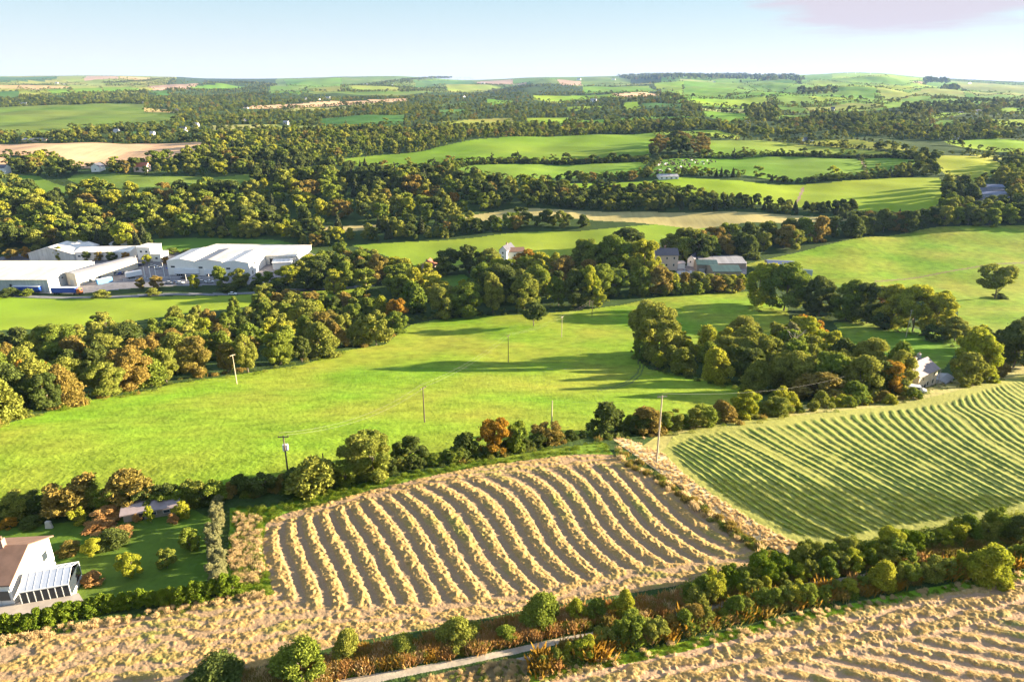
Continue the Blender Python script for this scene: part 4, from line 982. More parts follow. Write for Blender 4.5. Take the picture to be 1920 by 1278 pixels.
# belt of trees below the hill pasture
for (x, r, h, w, m, lb) in [(1420, 575, 84, 80, 'lime', 'big green tree at the left end of the belt below the hill'), (1470, 582, 88, 84, 'green', 'broad tree with pale trunk in the belt below the hill'), (1535, 592, 76, 74, 'dark', 'dark green tree next to the broad pale-trunked tree'),
    (1585, 600, 78, 72, 'green', 'mid green tree in the centre of the belt below the hill'), (1625, 606, 80, 70, 'dark', 'dark tree left of the lime trees in the belt'), (1665, 614, 82, 74, 'lime', 'lime green tree left of the lane pole'),
    (1710, 622, 88, 78, 'lime', 'largest lime green tree above the small shaded field'), (1752, 630, 76, 72, 'lime', 'lime tree sloping towards the hill pasture'), (1660, 575, 42, 46, 'orange', 'orange-topped tree at the back of the belt below the hill'),
    (1700, 580, 44, 50, 'green', 'green tree at the back of the belt below the hill'), (1760, 590, 48, 52, 'lime', 'lime tree at the back right of the belt below the hill'), (1790, 640, 46, 60, 'olive', 'low olive tree at the right end of the belt'),
    (1830, 655, 50, 56, 'lime', 'yellow-green tree below the hill pasture near the right edge'), (1875, 668, 54, 60, 'dark', 'shaded tree between the hill pasture and the lane'), (1925, 655, 64, 66, 'olive', 'olive tree cut by the right edge of the photograph'), (1650, 618, 34, 44, 'dark', 'low dark tree in front of the lime trees'), (1745, 640, 30, 44, 'dark', 'low dark thicket tree above the small shaded field'),
    (1980, 700, 80, 84, 'olive', 'olive tree just outside the right edge'), (2050, 670, 80, 84, 'green', 'green tree outside the right edge')]:
    tree(x, r, h, w, 'round', m, lb, group='trees of the belt below the hill pasture'); cnt += 1
# tree line along the top of the hill pasture and behind the farm
W7 = [(1232, 480), (1300, 490), (1400, 487), (1440, 480), (1500, 464), (1600, 446), (1750, 427), (1920, 421), (2150, 425), (2150, 418), (1920, 413), (1750, 419), (1600, 436), (1500, 448), (1400, 456), (1300, 466), (1250, 472)]
cnt += wood(W7, lambda x, r: 44 + (r - 460) * .12 + 0 * x, 1.0, .55, .30, ['dark', 'dark', 'olive', 'brown', 'dark', 'green'], ['round', 'round', 'dome'], 'the hilltop tree line', 2, 'trees of the tree line above the hill pasture',
            [(1232, 480), (1400, 488), (1500, 466), (1600, 447), (1750, 428), (2150, 424)], 21, clear=0)
# shrubs of the farm hedge
cnt2 = wood([(1240, 556), (1300, 553), (1390, 546), (1390, 534), (1300, 538), (1240, 542)], lambda x, r: 27 + 0 * r, 1.1, .5, .45, ['brown', 'olive', 'lime', 'green'], ['round', 'dome'], 'of the farm hedge', 1, 'shrubs of the farm hedge', None, 31, 'shrub', 'shrub', clear=0)
# trees and shrubs around the estate
for (x, r, h, w, sh, m, lb, c) in [(415, 536, 38, 30, 'round', 'green', 'green tree in front of the white warehouse', 'tree'), (450, 536, 34, 40, 'round', 'olive', 'olive tree beside the green tree at the white warehouse', 'tree'), (366, 541, 28, 24, 'round', 'lime', 'bright lime and orange tree beside the car park', 'tree'),
    (264, 542, 22, 22, 'round', 'brown', 'small brown-topped tree left of the dark red tree', 'tree'), (295, 541, 24, 30, 'round', 'brown', 'dark red round tree by the estate road', 'tree'), (276, 494, 18, 20, 'round', 'lime', 'small yellow tree by the flag poles', 'tree'), (311, 492, 14, 16, 'round', 'orange', 'small orange tree by the flag poles', 'tree'),
    (94, 486, 22, 18, 'round', 'orange', 'orange tree before the gabled estate hall', 'tree'), (115, 488, 28, 22, 'round', 'olive', 'olive tree before the gabled estate hall', 'tree'), (50, 484, 22, 20, 'round', 'orange', 'orange-green tree left of the gabled hall', 'tree'), (25, 486, 20, 36, 'round', 'brown', 'brown bushes at the left edge of the estate', 'shrub'),
    (165, 490, 18, 20, 'round', 'dark', 'dark shrub below the long estate hall', 'shrub'), (187, 490, 18, 18, 'round', 'brown', 'dark red shrub below the long estate hall', 'shrub'), (210, 490, 18, 22, 'round', 'dark', 'black-green shrub at the end of the long estate hall', 'shrub'), (237, 489, 16, 18, 'round', 'orange', 'yellow shrub right of the long estate hall', 'shrub'),
    (190, 555, 14, 38, 'dome', 'olive', 'rounded scrub bush at the field edge below the blue container', 'shrub'), (50, 553, 12, 26, 'dome', 'green', 'rounded bush below the left lorry trailer', 'shrub'), (18, 554, 14, 50, 'dome', 'dark', 'dark bush at the left edge of the photograph below the estate', 'shrub'), (288, 553, 13, 26, 'dome', 'olive', 'brown-green bush below the dark red tree', 'shrub'),
    (325, 474, 10, 26, 'dome', 'green', 'low green bushes behind the white warehouse yard', 'shrub'), (350, 475, 9, 26, 'dome', 'dark', 'low dark bushes behind the long cream warehouse', 'shrub'), (500, 560, 30, 46, 'round', 'olive', 'round olive tree standing before the road end', 'tree'), (545, 562, 20, 46, 'round', 'brown', 'low brown-topped tree before the road end', 'tree'),
    (500, 536, 30, 40, 'round', 'green', 'green tree at the corner of the white warehouse', 'tree'), (540, 534, 36, 44, 'round', 'lime', 'lime tree hiding the right corner of the white warehouse', 'tree'), (590, 520, 44, 62, 'round', 'lime', 'broad yellow-green tree above the road', 'tree'), (575, 545, 30, 50, 'round', 'dark', 'dark low tree along the estate road', 'tree'), (480, 540, 16, 30, 'dome', 'dark', 'dark bush at the estate corner', 'shrub'),
    (430, 542, 12, 46, 'dome', 'dark', 'dark hedge below the green trees of the estate', 'shrub'), (520, 545, 18, 46, 'dome', 'dark', 'dark hedge along the estate road', 'shrub')]:
    tree(x, r, h, w, sh, m, lb, cat=c, name=c, lod=1 if h > 20 else 2)
cnt += wood([(130, 460), (150, 452), (250, 455), (285, 458), (285, 466), (200, 466)], lambda x, r: 40 + 0 * r, .9, .5, .3, ['conifer', 'conifer', 'brown', 'dark'], ['cone', 'cone', 'tall'], 'of the belt behind the estate', 1, 'conifers behind the estate', None, 41, clear=0)
cnt += wood([(-60, 460), (60, 462), (130, 462), (130, 440), (-60, 436)], lambda x, r: 34 + 0 * r, 1, .6, .35, ['olive', 'brown', 'lime', 'green'], ['round'], 'the slope by the conifers', 2, 'trees on the slope left of the conifers', None, 42, clear=0)
print('trees', cnt)

# ================================================================ shrubs of the near hedges, one object each
def shrubs(pts, hpx, spacing, mats, phrase, group, seed, asp=1.25, jy=4, shapes=('dome', 'round', 'fan'), hj=.3):
    rs = random.Random(seed)
    seg = [(math.hypot(b[0] - a[0], b[1] - a[1])) for a, b in zip(pts[:-1], pts[1:])]
    tot = sum(seg); n = max(1, int(tot / spacing)); k = 0
    for i in range(n):
        s = (i + .5 + rs.uniform(-.3, .3)) / n * tot; s0 = s
        for (a, b), L in zip(zip(pts[:-1], pts[1:]), seg):
            if s <= L: break
            s -= L
        t = min(1, s / L); x = a[0] + (b[0] - a[0]) * t; r = a[1] + (b[1] - a[1]) * t + rs.uniform(-jy, jy)
        if 1688 < x < 1795 and r < 745: continue
        h = (hpx if not hasattr(hpx, '__call__') else hpx(x)) * rs.uniform(1 - hj, 1 + hj); m = rs.choice(mats)
        tree(x, r, h, h * asp * rs.uniform(.85, 1.3), rs.choice(shapes), m, '%s shrub, %s from left %s' % (CW[m], ordw(i), phrase), name='shrub', cat='shrub', group=group, sink=.08, lod=(0 if h > 44 else 1))
NG = 'shrubs of the hedge under the pasture'
for (x, r, h, w, sh, m, lb) in [(700, 892, 84, 108, 'round', 'olive', 'large brown-green bush in the hedge under the pasture'), (768, 872, 56, 62, 'round', 'dark', 'dark green bush right of the large brown-green bush'), (928, 848, 62, 72, 'round', 'orange', 'russet orange bush in the hedge above the straw field'),
    (872, 856, 46, 66, 'dome', 'dark', 'low dark bush left of the russet orange bush'), (970, 846, 50, 44, 'fan', 'green', 'green bush right of the russet orange bush'), (1028, 832, 38, 54, 'fan', 'brown', 'pale brown thorn bush near the middle of the hedge'),
    (1138, 812, 56, 88, 'dome', 'dark', 'dark mounded bush left of the tall pole'), (1215, 808, 46, 70, 'dome', 'brown', 'brown mounded bush behind the tall pole'), (584, 922, 62, 92, 'dome', 'olive', 'yellow-green mounded bush beside the transformer pole'), (648, 905, 40, 44, 'fan', 'green', 'small green bush between two larger bushes'),
    (246, 942, 62, 112, 'dome', 'brown', 'big brown-topped thorn bush above the garden'), (132, 958, 58, 90, 'fan', 'brown', 'straggly brown bush above the garden'), (1540, 748, 52, 110, 'dome', 'brown', 'wide orange-brown bush in the lane hedge'), (1600, 752, 40, 64, 'dome', 'green', 'green bush right of the wide orange-brown bush'),
    (1470, 772, 40, 50, 'fan', 'lime', 'spiky yellow-green shrub left of the wide orange-brown bush')]:
    tree(x, r, h, w, sh, m, lb, name='bush', cat='bush', group='large bushes of the near hedges')
shrubs([(-60, 968), (60, 960), (180, 952), (330, 946), (420, 936)], 34, 22, ['dark', 'dark', 'green', 'olive'], 'in dark hedge above the garden', NG, 1)
shrubs([(400, 928), (470, 922), (545, 914), (640, 898)], 28, 20, ['dark', 'dark', 'brown'], 'in dark hedge beside the large bush', NG, 2)
shrubs([(640, 900), (760, 878), (860, 862), (1000, 838), (1100, 816)], 22, 20, ['dark', 'green', 'dark', 'olive'], 'in the hedge above the straw field', NG, 3)
shrubs([(1170, 808), (1290, 800), (1380, 788), (1470, 776)], 30, 20, ['dark', 'green', 'olive', 'brown'], 'in low hedge beside the tall pole', NG, 4)
shrubs([(1440, 780), (1540, 766), (1640, 754), (1720, 742), (1800, 728), (1880, 704)], 26, 22, ['olive', 'green', 'lime', 'brown'], 'in hedge along the meadow top', 'shrubs of the lane hedge', 5)
# thicket between the stubble field and the track
TG = 'shrubs of the thicket along the track'
def big(x): return 62 if x < 1500 else 66
shrubs([(1275, 1128), (1350, 1108), (1430, 1086), (1500, 1062), (1560, 1050), (1650, 1036), (1750, 1020), (1850, 1004), (1930, 990)], 38, 25, ['green', 'lime', 'green', 'lime', 'olive', 'laurel'], 'in the thicket above the track', TG, 6, asp=1.0, jy=5)
shrubs([(1290, 1142), (1400, 1112), (1500, 1084), (1600, 1062), (1700, 1048)], 32, 28, ['olive', 'green', 'lime'], 'in the front row of the thicket', TG, 7, asp=1.1, jy=5)
shrubs([(1010, 1248), (1080, 1226), (1160, 1206), (1250, 1184), (1340, 1162), (1440, 1138), (1520, 1122), (1600, 1108)], 33, 24, ['olive', 'green', 'brown', 'lime', 'green', 'olive'], 'in the bank below the track', 'shrubs of the bank below the track', 8, asp=1.2, jy=6)
shrubs([(1600, 1102), (1700, 1086), (1800, 1068), (1930, 1048)], 30, 28, ['green', 'olive', 'green', 'lime'], 'on right bank below the track', 'shrubs of the bank below the track', 9, asp=1.1, jy=6)
for (x, r, h, w, m, lb) in [(568, 1262, 70, 100, 'green', 'large leafy bush with orange leaves at the foot of the straw field'), (405, 1290, 50, 124, 'dark', 'low dark bramble at the bottom edge of the photograph'), (650, 1232, 50, 60, 'olive', 'olive bush right of the large leafy bush'),
    (1012, 1168, 54, 78, 'green', 'leafy dark bush where the swaths end'), (1080, 1160, 42, 40, 'lime', 'small bright bush right of the leafy dark bush'), (1118, 1156, 38, 44, 'green', 'small green bush second to the right of the leafy dark bush'), (1168, 1150, 46, 48, 'lime', 'yellow-green bush beside the stubble corner'),
    (860, 1204, 50, 80, 'olive', 'olive bramble above the middle of the track'), (1652, 1100, 50, 52, 'lime', 'round lime bush standing on the track bank'), (1846, 1082, 66, 82, 'lime', 'large yellow-green bush near the right edge of the photograph'), (1905, 1010, 48, 60, 'dark', 'dark bush at the right edge above the track'),
    (950, 1200, 30, 50, 'green', 'low green bramble above the track bend'), (760, 1226, 34, 60, 'olive', 'low olive bramble left of the track bend'), (1300, 1168, 40, 50, 'brown', 'brown bush at the narrow part of the track')]:
    tree(x, r, h, w, 'dome', m, lb, name='bush', cat='bush', group='large bushes along the track', sink=.08, lod=0)
# garden planting
for (x, r, h, w, sh, m, lb) in [(150, 982, 28, 30, 'fan', 'lime', 'small bright yellow shrub at the top of the garden'), (284, 980, 36, 22, 'tall', 'lime', 'small yellow tree before the long shed'), (346, 968, 30, 36, 'round', 'lime', 'green shrub at the right end of the long shed'), (358, 1032, 42, 44, 'round', 'green', 'small green tree on the lawn near the sage hedge'),
    (18, 988, 18, 30, 'dome', 'orange', 'red-orange shrub at the left edge of the garden'), (245, 1080, 44, 46, 'round', 'lime', 'yellow-green tree in the middle of the lawn'), (314, 1064, 34, 40, 'round', 'olive', 'small tree with thin trunk on the lawn'), (175, 1040, 28, 40, 'round', 'lime', 'yellow shrub behind the conservatory'),
    (215, 1020, 24, 60, 'dome', 'dark', 'dark shrub in the middle of the garden'), (130, 1036, 18, 44, 'dome', 'brown', 'brown shrub behind the white house'), (175, 1092, 22, 44, 'dome', 'bracken', 'orange-brown shrub beside the patio'), (205, 972, 22, 44, 'fan', 'bracken', 'pink-stemmed shrub left of the long shed'), (188, 988, 14, 60, 'dome', 'bracken', 'low red-brown heather bed in the garden'),
    (258, 976, 16, 20, 'dome', 'bracken', 'small red acer before the long shed'), (325, 978, 16, 24, 'dome', 'bracken', 'reddish shrub at the right of the long shed'), (60, 985, 16, 44, 'dome', 'dark', 'dark shrub beside the white garden stone'), (230, 1000, 12, 50, 'dome', 'bracken', 'low orange flower bed on the lawn')]:
    tree(x, r, h, w, sh, m, lb, name='shrub', cat='shrub', group='shrubs of the garden', lod=1)
rs = random.Random(4)
for i in range(15):
    t = i / 14; y = 948 + t * 152
    h = 24 + 12 * t
    tree(412 - 8 * math.sin(t * 3) + rs.uniform(-5, 5), y, h * rs.uniform(.85, 1.2), h * .95, 'fan' if i % 2 else 'round', 'sage', 'pale sage feathery shrub, %s from the far end of the garden hedge' % ordw(i), name='shrub', cat='shrub', group='pale sage shrubs between the garden and the straw field', lod=0)
for i in range(26):
    t = i / 25; x = -40 + t * 480; y = 1186 - t * 78 + 5 * math.sin(t * 9)
    tree(x, y, 29 * rs.uniform(.85, 1.15) * (1 if t < .8 else 1.15), 36, 'dome', 'laurel', 'glossy green laurel, %s from left in the clipped garden hedge' % ordw(i), name='laurel_shrub', cat='shrub', group='laurels of the garden hedge', lod=1, sink=.06)

# ================================================================ uncountable low growth
def tuft_mesh(name, mat, seed, n=120, h=1.0, spread=.45, w=.03, lean=.35):
    rs = np.random.RandomState(seed)
    b = rs.normal(size=(n, 2)) * spread * .45
    a = rs.uniform(0, 2 * PI, n); ln = rs.uniform(.15, lean, n); hh = h * rs.uniform(.45, 1, n)
    tip = np.stack([b[:, 0] + np.cos(a) * ln, b[:, 1] + np.sin(a) * ln, hh], 1); base = np.stack([b[:, 0], b[:, 1], np.zeros(n)], 1)
    c = rs.uniform(0, 2 * PI, n); sd = np.stack([np.cos(c), np.sin(c), np.zeros(n)], 1) * w
    mid = base * .35 + tip * .65; mid[:, 2] += .05
    V = np.stack([base - sd, base + sd, mid + sd * 1.3, tip, mid - sd * 1.3], 1).reshape(-1, 3)
    return mesh_np(name, V, np.arange(5 * n).reshape(n, 5), LM[mat])
def leafy_mesh(name, mat, seed, n=260, leaf=.06):
    rs = np.random.RandomState(seed)
    a = rs.uniform(0, 2 * PI, n); r = np.sqrt(rs.uniform(0, 1, n)) * .55; z = (1 - (r / .6) ** 2) * rs.uniform(.2, 1, n) * .9
    pos = np.stack([r * np.cos(a), r * np.sin(a), z], 1); nr = np.stack([np.cos(a) * r, np.sin(a) * r, z * 0 + .5], 1)
    V, F = quads_at(pos, nr, leaf, rs, .8)
    return mesh_np(name, V, F, LM[mat])
def strip(poly, n, hm, idxs, out, rs, wm=1.0, jit=.4):
    q = np.array(poly, float); px = rs.uniform(q[:, 0].min(), q[:, 0].max(), n); row = rs.uniform(q[:, 1].min(), q[:, 1].max(), n)
    ok = inpoly(px, row, poly); px, row = px[ok], row[ok]; x, y, z, D = unproj(px, row)
    for i in range(len(px)):
        h = hm * rs.uniform(1 - jit, 1 + jit)
        out.append((x[i], y[i], z[i] - .05 * h, h * wm, h, rs.uniform(0, 6.28), idxs[rs.randint(len(idxs))]))
def band(pts, w0, w1):
    return [(x, y - w0) for x, y in pts] + [(x, y + w1) for x, y in pts[::-1]]
TP = [tuft_mesh('bracken_tuft', 'bracken', 1, 150, 1, .6, .035, .5), tuft_mesh('bracken_tuft', 'brown', 2, 150, 1, .6, .04, .5), tuft_mesh('dry_grass_tuft', 'straw', 3, 130, 1, .5, .03, .4), tuft_mesh('dry_grass_tuft', 'straw', 4, 130, 1, .6, .025, .5),
      leafy_mesh('nettle_clump', 'weed', 5), leafy_mesh('nettle_clump', 'laurel', 6), leafy_mesh('bramble_clump', 'green', 7), leafy_mesh('bramble_clump', 'dark', 8), leafy_mesh('bramble_clump', 'olive', 9), tuft_mesh('heath_tuft', 'orange', 10, 90, 1, .6, .04, .5)]
rs = np.random.RandomState(9)
BR = []; DG = []; WE = []; BM = []
T1 = [(640, 1262), (760, 1240), (850, 1226), (950, 1206), (1060, 1182), (1180, 1160), (1290, 1134), (1360, 1112), (1450, 1090), (1560, 1074), (1700, 1054), (1920, 1014)]
strip([(600, 1275), (560, 1262), (620, 1236), (740, 1212), (860, 1192), (960, 1168), (1080, 1146), (1200, 1130), (1290, 1112), (1290, 1140), (1180, 1164), (1060, 1186), (950, 1208), (850, 1230), (760, 1246)], 5600, 1.0, [0, 0, 1, 6, 9, 0, 8, 3, 5], BR, rs, .9)
strip([(400, 1290), (560, 1255), (600, 1250), (620, 1275), (600, 1300)], 900, 1.0, [0, 1, 2, 6], BR, rs)
strip([(1010, 1262), (1100, 1236), (1250, 1198), (1440, 1150), (1640, 1110), (1920, 1060), (1920, 1035), (1640, 1088), (1440, 1120), (1300, 1160), (1190, 1188), (1060, 1212), (1000, 1235)], 3600, 1.0, [0, 1, 6, 7, 8, 9], BR, rs)
strip([(1290, 1130), (1440, 1080), (1640, 1040), (1920, 1000), (1920, 1020), (1640, 1066), (1450, 1094), (1300, 1140)], 2600, 1.0, [0, 1, 1, 6, 7, 8], BR, rs)
strip(band([(1280, 1122), (1440, 1078), (1560, 1046), (1700, 1022), (1930, 982)], 10, 16), 2600, 1.7, [6, 8, 5, 6, 8], BR, rs, 1.1)
strip(band([(1010, 1250), (1160, 1208), (1340, 1164), (1520, 1122), (1700, 1086), (1930, 1048)], 10, 8), 2400, 1.5, [6, 8, 5, 9, 7], BR, rs, 1.1)
strip([(640, 1320), (760, 1278), (860, 1254), (960, 1234), (1000, 1242), (985, 1264), (1000, 1300)], 420, .45, [2, 3, 5, 6], BR, rs, 1.0)
scatter_obj('bracken_undergrowth', BR, TP, 'rusty orange bracken and brambles on the banks of the track', 'undergrowth')
TANB = [(1130, 806), (1190, 826), (1242, 848), (1290, 897), (1380, 958), (1470, 1008), (1525, 1034), (1500, 1048), (1450, 1028), (1380, 990), (1310, 938), (1240, 888), (1170, 838)]
strip(TANB, 6500, .34, [2, 3, 3], DG, rs, .9)
strip(band([(1200, 824), (1262, 806), (1400, 778), (1500, 768), (1640, 750), (1780, 728), (1920, 684)], 7, 4), 2000, .45, [2, 3, 5], DG, rs)
strip([(440, 958), (490, 968), (488, 1010), (496, 1090), (440, 1100), (430, 1040)], 900, .5, [2, 3, 4, 4], DG, rs)
strip(band([(0, 1200), (150, 1172), (300, 1146), (440, 1120), (500, 1112)], 4, 10), 1500, .45, [2, 3, 2, 4], DG, rs)
strip([(1160, 840), (1240, 896), (1310, 945), (1390, 1000), (1450, 1036), (1440, 1052), (1380, 1012), (1300, 955), (1210, 892), (1150, 858)], 2200, .8, [7, 6, 1, 8, 2], BM, rs)
scatter_obj('dry_grass', DG, TP, 'pale dry grass on the banks around the cut fields', 'dry grass')
strip([(1060, 1244), (1100, 1238), (1200, 1220), (1300, 1197), (1500, 1150), (1700, 1107), (1920, 1068), (2100, 1036), (2100, 1052), (1920, 1086), (1700, 1126), (1500, 1168), (1300, 1216), (1200, 1238), (1110, 1256), (1015, 1280), (1000, 1264)], 6500, .36, [4, 5, 4, 2], WE, rs, 1.3)
strip([(430, 950), (500, 948), (600, 925), (700, 900), (850, 872), (1000, 846), (1130, 828), (1150, 850), (1080, 850), (1000, 860), (900, 874), (800, 894), (700, 918), (600, 945), (530, 962), (498, 980), (490, 1020), (500, 1075), (514, 1114), (470, 1122), (426, 1100), (460, 1040), (455, 975)], 5200, .6, [4, 5, 4, 6], WE, rs, 1.3)
scatter_obj('weeds', WE, TP, 'bright green nettles and weeds along the field verges', 'weeds')
strip(band([(-100, 972), (60, 962), (250, 946), (420, 930), (640, 900), (860, 862), (1100, 820), (1230, 808), (1400, 790), (1500, 774), (1700, 744), (1880, 704)], 8, 9), 5000, .9, [6, 7, 8, 7, 1], BM, rs, 1.2)
strip(band([(-100, 815), (0, 800), (120, 766), (250, 740), (330, 720), (450, 702), (560, 688), (640, 662), (720, 646), (766, 608)], 12, 3), 1800, 1.3, [6, 8, 7, 1, 4], BM, rs, 1.2)
strip(band([(1190, 674), (1250, 700), (1340, 720), (1430, 740), (1500, 745)], 12, 2), 900, 1.2, [6, 7, 7, 8], BM, rs, 1.2)
strip(band([(770, 600), (900, 594), (1060, 583), (1160, 562), (1240, 556), (1390, 547)], 10, 1), 1300, 1.4, [6, 7, 7, 8], BM, rs, 1.2)
strip(band([(1400, 580), (1560, 600), (1740, 636), (1800, 655)], 8, 2), 700, 1.3, [6, 7, 7, 8], BM, rs, 1.2)
scatter_obj('undergrowth', BM, TP, 'dark brambles and scrub filling the feet of the hedges and woods', 'undergrowth')

# loose straw and hay lying on the windrows
def litter(poly, kind, n, size, idxs, out, rs, thr=.55):
    q = np.array(poly, float); px = rs.uniform(q[:, 0].min(), q[:, 0].max(), n); row = rs.uniform(q[:, 1].min(), q[:, 1].max(), n)
    ok = inpoly(px, row, poly); px, row = px[ok], row[ok]; x, y, z, D = unproj(px, row)
    h, rg = swath_height(px, row, x, y, np.full(px.shape, kind))
    ok = rg > thr; px, x, y, z, h = px[ok], x[ok], y[ok], z[ok], h[ok]
    for i in range(len(px)):
        s_ = size * rs.uniform(.6, 1.5)
        out.append((x[i], y[i], z[i] + h[i] - .05, s_ * 1.3, s_ * .55, rs.uniform(0, 6.28), idxs[rs.randint(len(idxs))]))
def flat_mesh(name, mat, seed, n=46, leaf=.11):
    rs = np.random.RandomState(seed); pos = rs.normal(size=(n, 3)) * np.array([.30, .30, .16]); pos[:, 2] = np.abs(pos[:, 2]) + .1
    nr = rs.normal(size=(n, 3)) * .6 + np.array([0, 0, .7]); V, F = quads_at(pos, nr, leaf, rs, .8, .35); return mesh_np(name, V, F, LM[mat])
LMs = leaf_mat('loose_straw', (.47, .315, .115), (.58, .41, .17), .2); LM['loose'] = LMs
LM['hay'] = leaf_mat('loose_green_hay', (.13, .17, .032), (.22, .24, .06), .15)
LP = [flat_mesh('straw_wisp', 'loose', 1), flat_mesh('straw_wisp', 'loose', 2), flat_mesh('straw_wisp', 'hay', 3), flat_mesh('hay_wisp', 'hay', 4), flat_mesh('hay_wisp', 'weed', 5)]
S1 = [r for r in R if r[0] == 'stubble_field'][0][3]; S3 = [r for r in R if r[0] == 'hay_field'][0][3]; S2 = [r for r in R if r[0] == 'mown_meadow'][0][3]
ST = []
litter([(x, min(y, 1300)) for x, y in S1 if x > -120] + [(-60, 1300), (-60, 1222)], 1, 44000, .24, [0, 1, 0, 1, 0, 1, 0, 1, 2], ST, rs)
litter([(1015, 1278), (1110, 1254), (1200, 1236), (1300, 1214), (1500, 1166), (1700, 1124), (1920, 1084), (2000, 1070), (2000, 1300), (1015, 1300)], 3, 24000, .26, [0, 1, 0, 1, 0, 1, 2], ST, rs)
scatter_obj('loose_straw', ST, LP, 'loose golden straw lying along the rows of the cut fields', 'straw')
ST = []
litter([(x, y) for x, y in S2 if x < 2010] + [(2010, 940), (2010, 660)], 2, 42000, .42, [3, 3, 4, 2], ST, rs, .3)
scatter_obj('loose_hay', ST, LP, 'loose green hay lying along the rows of the mown meadow', 'hay')

# ================================================================ buildings
M.update({
 'white_wall': plain('white_render', (.80, .78, .74), .8, .05), 'cream_wall': plain('cream_cladding', (.62, .55, .42), .7, .08), 'grey_wall': plain('grey_cladding', (.40, .42, .42), .7, .08), 'buff_wall': plain('weathered_render', (.60, .50, .38), .9, .18, .5),
 'pink_wall': plain('pink_render', (.66, .52, .44), .85, .1), 'stone_wall': plain('stone_wall', (.30, .26, .21), .9, .15), 'white_roof': plain('pale_metal_roof', (.84, .76, .68), .5, .05, .3, .4), 'cream_roof': plain('cream_sheet_roof', (.78, .68, .56), .6, .08, .3),
 'grey_roof': plain('grey_sheet_roof', (.34, .33, .34), .6, .12, .3), 'slate': plain('slate_roof', (.085, .085, .11), .6, .12, 1), 'purple_slate': plain('sun_lightened_slate', (.30, .24, .24), .7, .15, 1), 'tile': plain('brown_tile_roof', (.22, .13, .09), .8, .15, 1), 'red_tile': plain('red_tile_roof', (.36, .12, .07), .8, .15, 1),  # purple slate colour lightened to carry the sun on the house roof
 'green_roof': plain('green_sheet_roof', (.05, .10, .085), .5, .1, .3, .5), 'blue_roof': plain('blue_grey_sheet_roof', (.10, .12, .20), .5, .1, .3, .5), 'dark': plain('dark_door_and_opening_shade', (.02, .02, .025), .8, .02), 'glass': plain('window_glass', (.03, .04, .05), .12, .02, 1, .6), 'frame': plain('white_frame', (.7, .7, .68), .5, .03),  # near-black also paints the shade inside open fronts, besides plain dark doors
 'steel': plain('galvanised_steel', (.45, .46, .47), .45, .08, 3, .5, .3), 'brick': plain('chimney_brick', (.30, .20, .16), .9, .12), 'paving': plain('patio_slabs', (.42, .36, .30), .85, .12, .8), 'wood': plain('pole_timber', (.12, .09, .07), .9, .12, 1), 'palewood': plain('sunlit_pole_timber', (.50, .42, .30), .85, .1, 1),  # pale pole timber has a lighter base colour than the dark one
 'porcelain': plain('insulator_porcelain', (.12, .07, .05), .3, .05), 'alum': plain('bare_conductor', (.26, .25, .23), .5, .03), 'rubber': plain('tyre_rubber', (.02, .02, .02), .9, .02), 'conc': plain('concrete', (.45, .42, .38), .9, .1)})
for nm, c in (('white', (.75, .76, .78)), ('silver', (.45, .47, .50)), ('navy', (.015, .03, .10)), ('black', (.02, .02, .025)), ('blue', (.02, .07, .38)), ('lightblue', (.12, .32, .62)), ('red', (.40, .04, .03)), ('orange', (.62, .18, .03))):
    M['paint_' + nm] = plain('paint_' + nm, c, .3, .03, 1, .5)
def sheet(name, col, spec=.5):
    m, n, l = new_mat(name); tc = n.new('ShaderNodeTexCoord'); out = None
    mp = n.new('ShaderNodeMapping'); mp.inputs['Scale'].default_value = (1.1, .05, .05); l.new(tc.outputs['Object'], mp.inputs[0])
    a = nrange(n, l, nnoise(n, l, 1.0, 2, .6, mp.outputs[0]), .3, .7, .74, 1.08); b = nrange(n, l, nnoise(n, l, .25, 4, .6, tc.outputs['Object']), .3, .75, 1.05, .8)
    mm = n.new('ShaderNodeMath'); mm.operation = 'MULTIPLY'; l.new(a, mm.inputs[0]); l.new(b, mm.inputs[1])
    vm = n.new('ShaderNodeVectorMath'); vm.operation = 'SCALE'; vm.inputs[0].default_value = col; l.new(mm.outputs[0], vm.inputs['Scale'])
    return finish(m, n, l, vm.outputs[0], .55, None, 0, 0, spec)
for k_, c_ in (('white_roof', (.86, .79, .72)), ('cream_roof', (.78, .69, .57)), ('grey_roof', (.38, .36, .36)), ('green_roof', (.05, .10, .085)), ('grey_wall', (.44, .46, .46)), ('cream_wall', (.66, .58, .45))): M[k_] = sheet(k_, c_)
def frame_of(p1, p2):
    a = P(*p1); b = P(*p2); d = (b - a); L = math.hypot(d.x, d.y); rz = math.atan2(d.y, d.x)
    return a, L, rz, min(a.z, b.z)
def hm_(px, row, hpx):
    D = float(unproj(np.array([px]), np.array([row]))[3][0]); return hpx * D / FPX / (CP + SP * -(row - 639) / FPX)
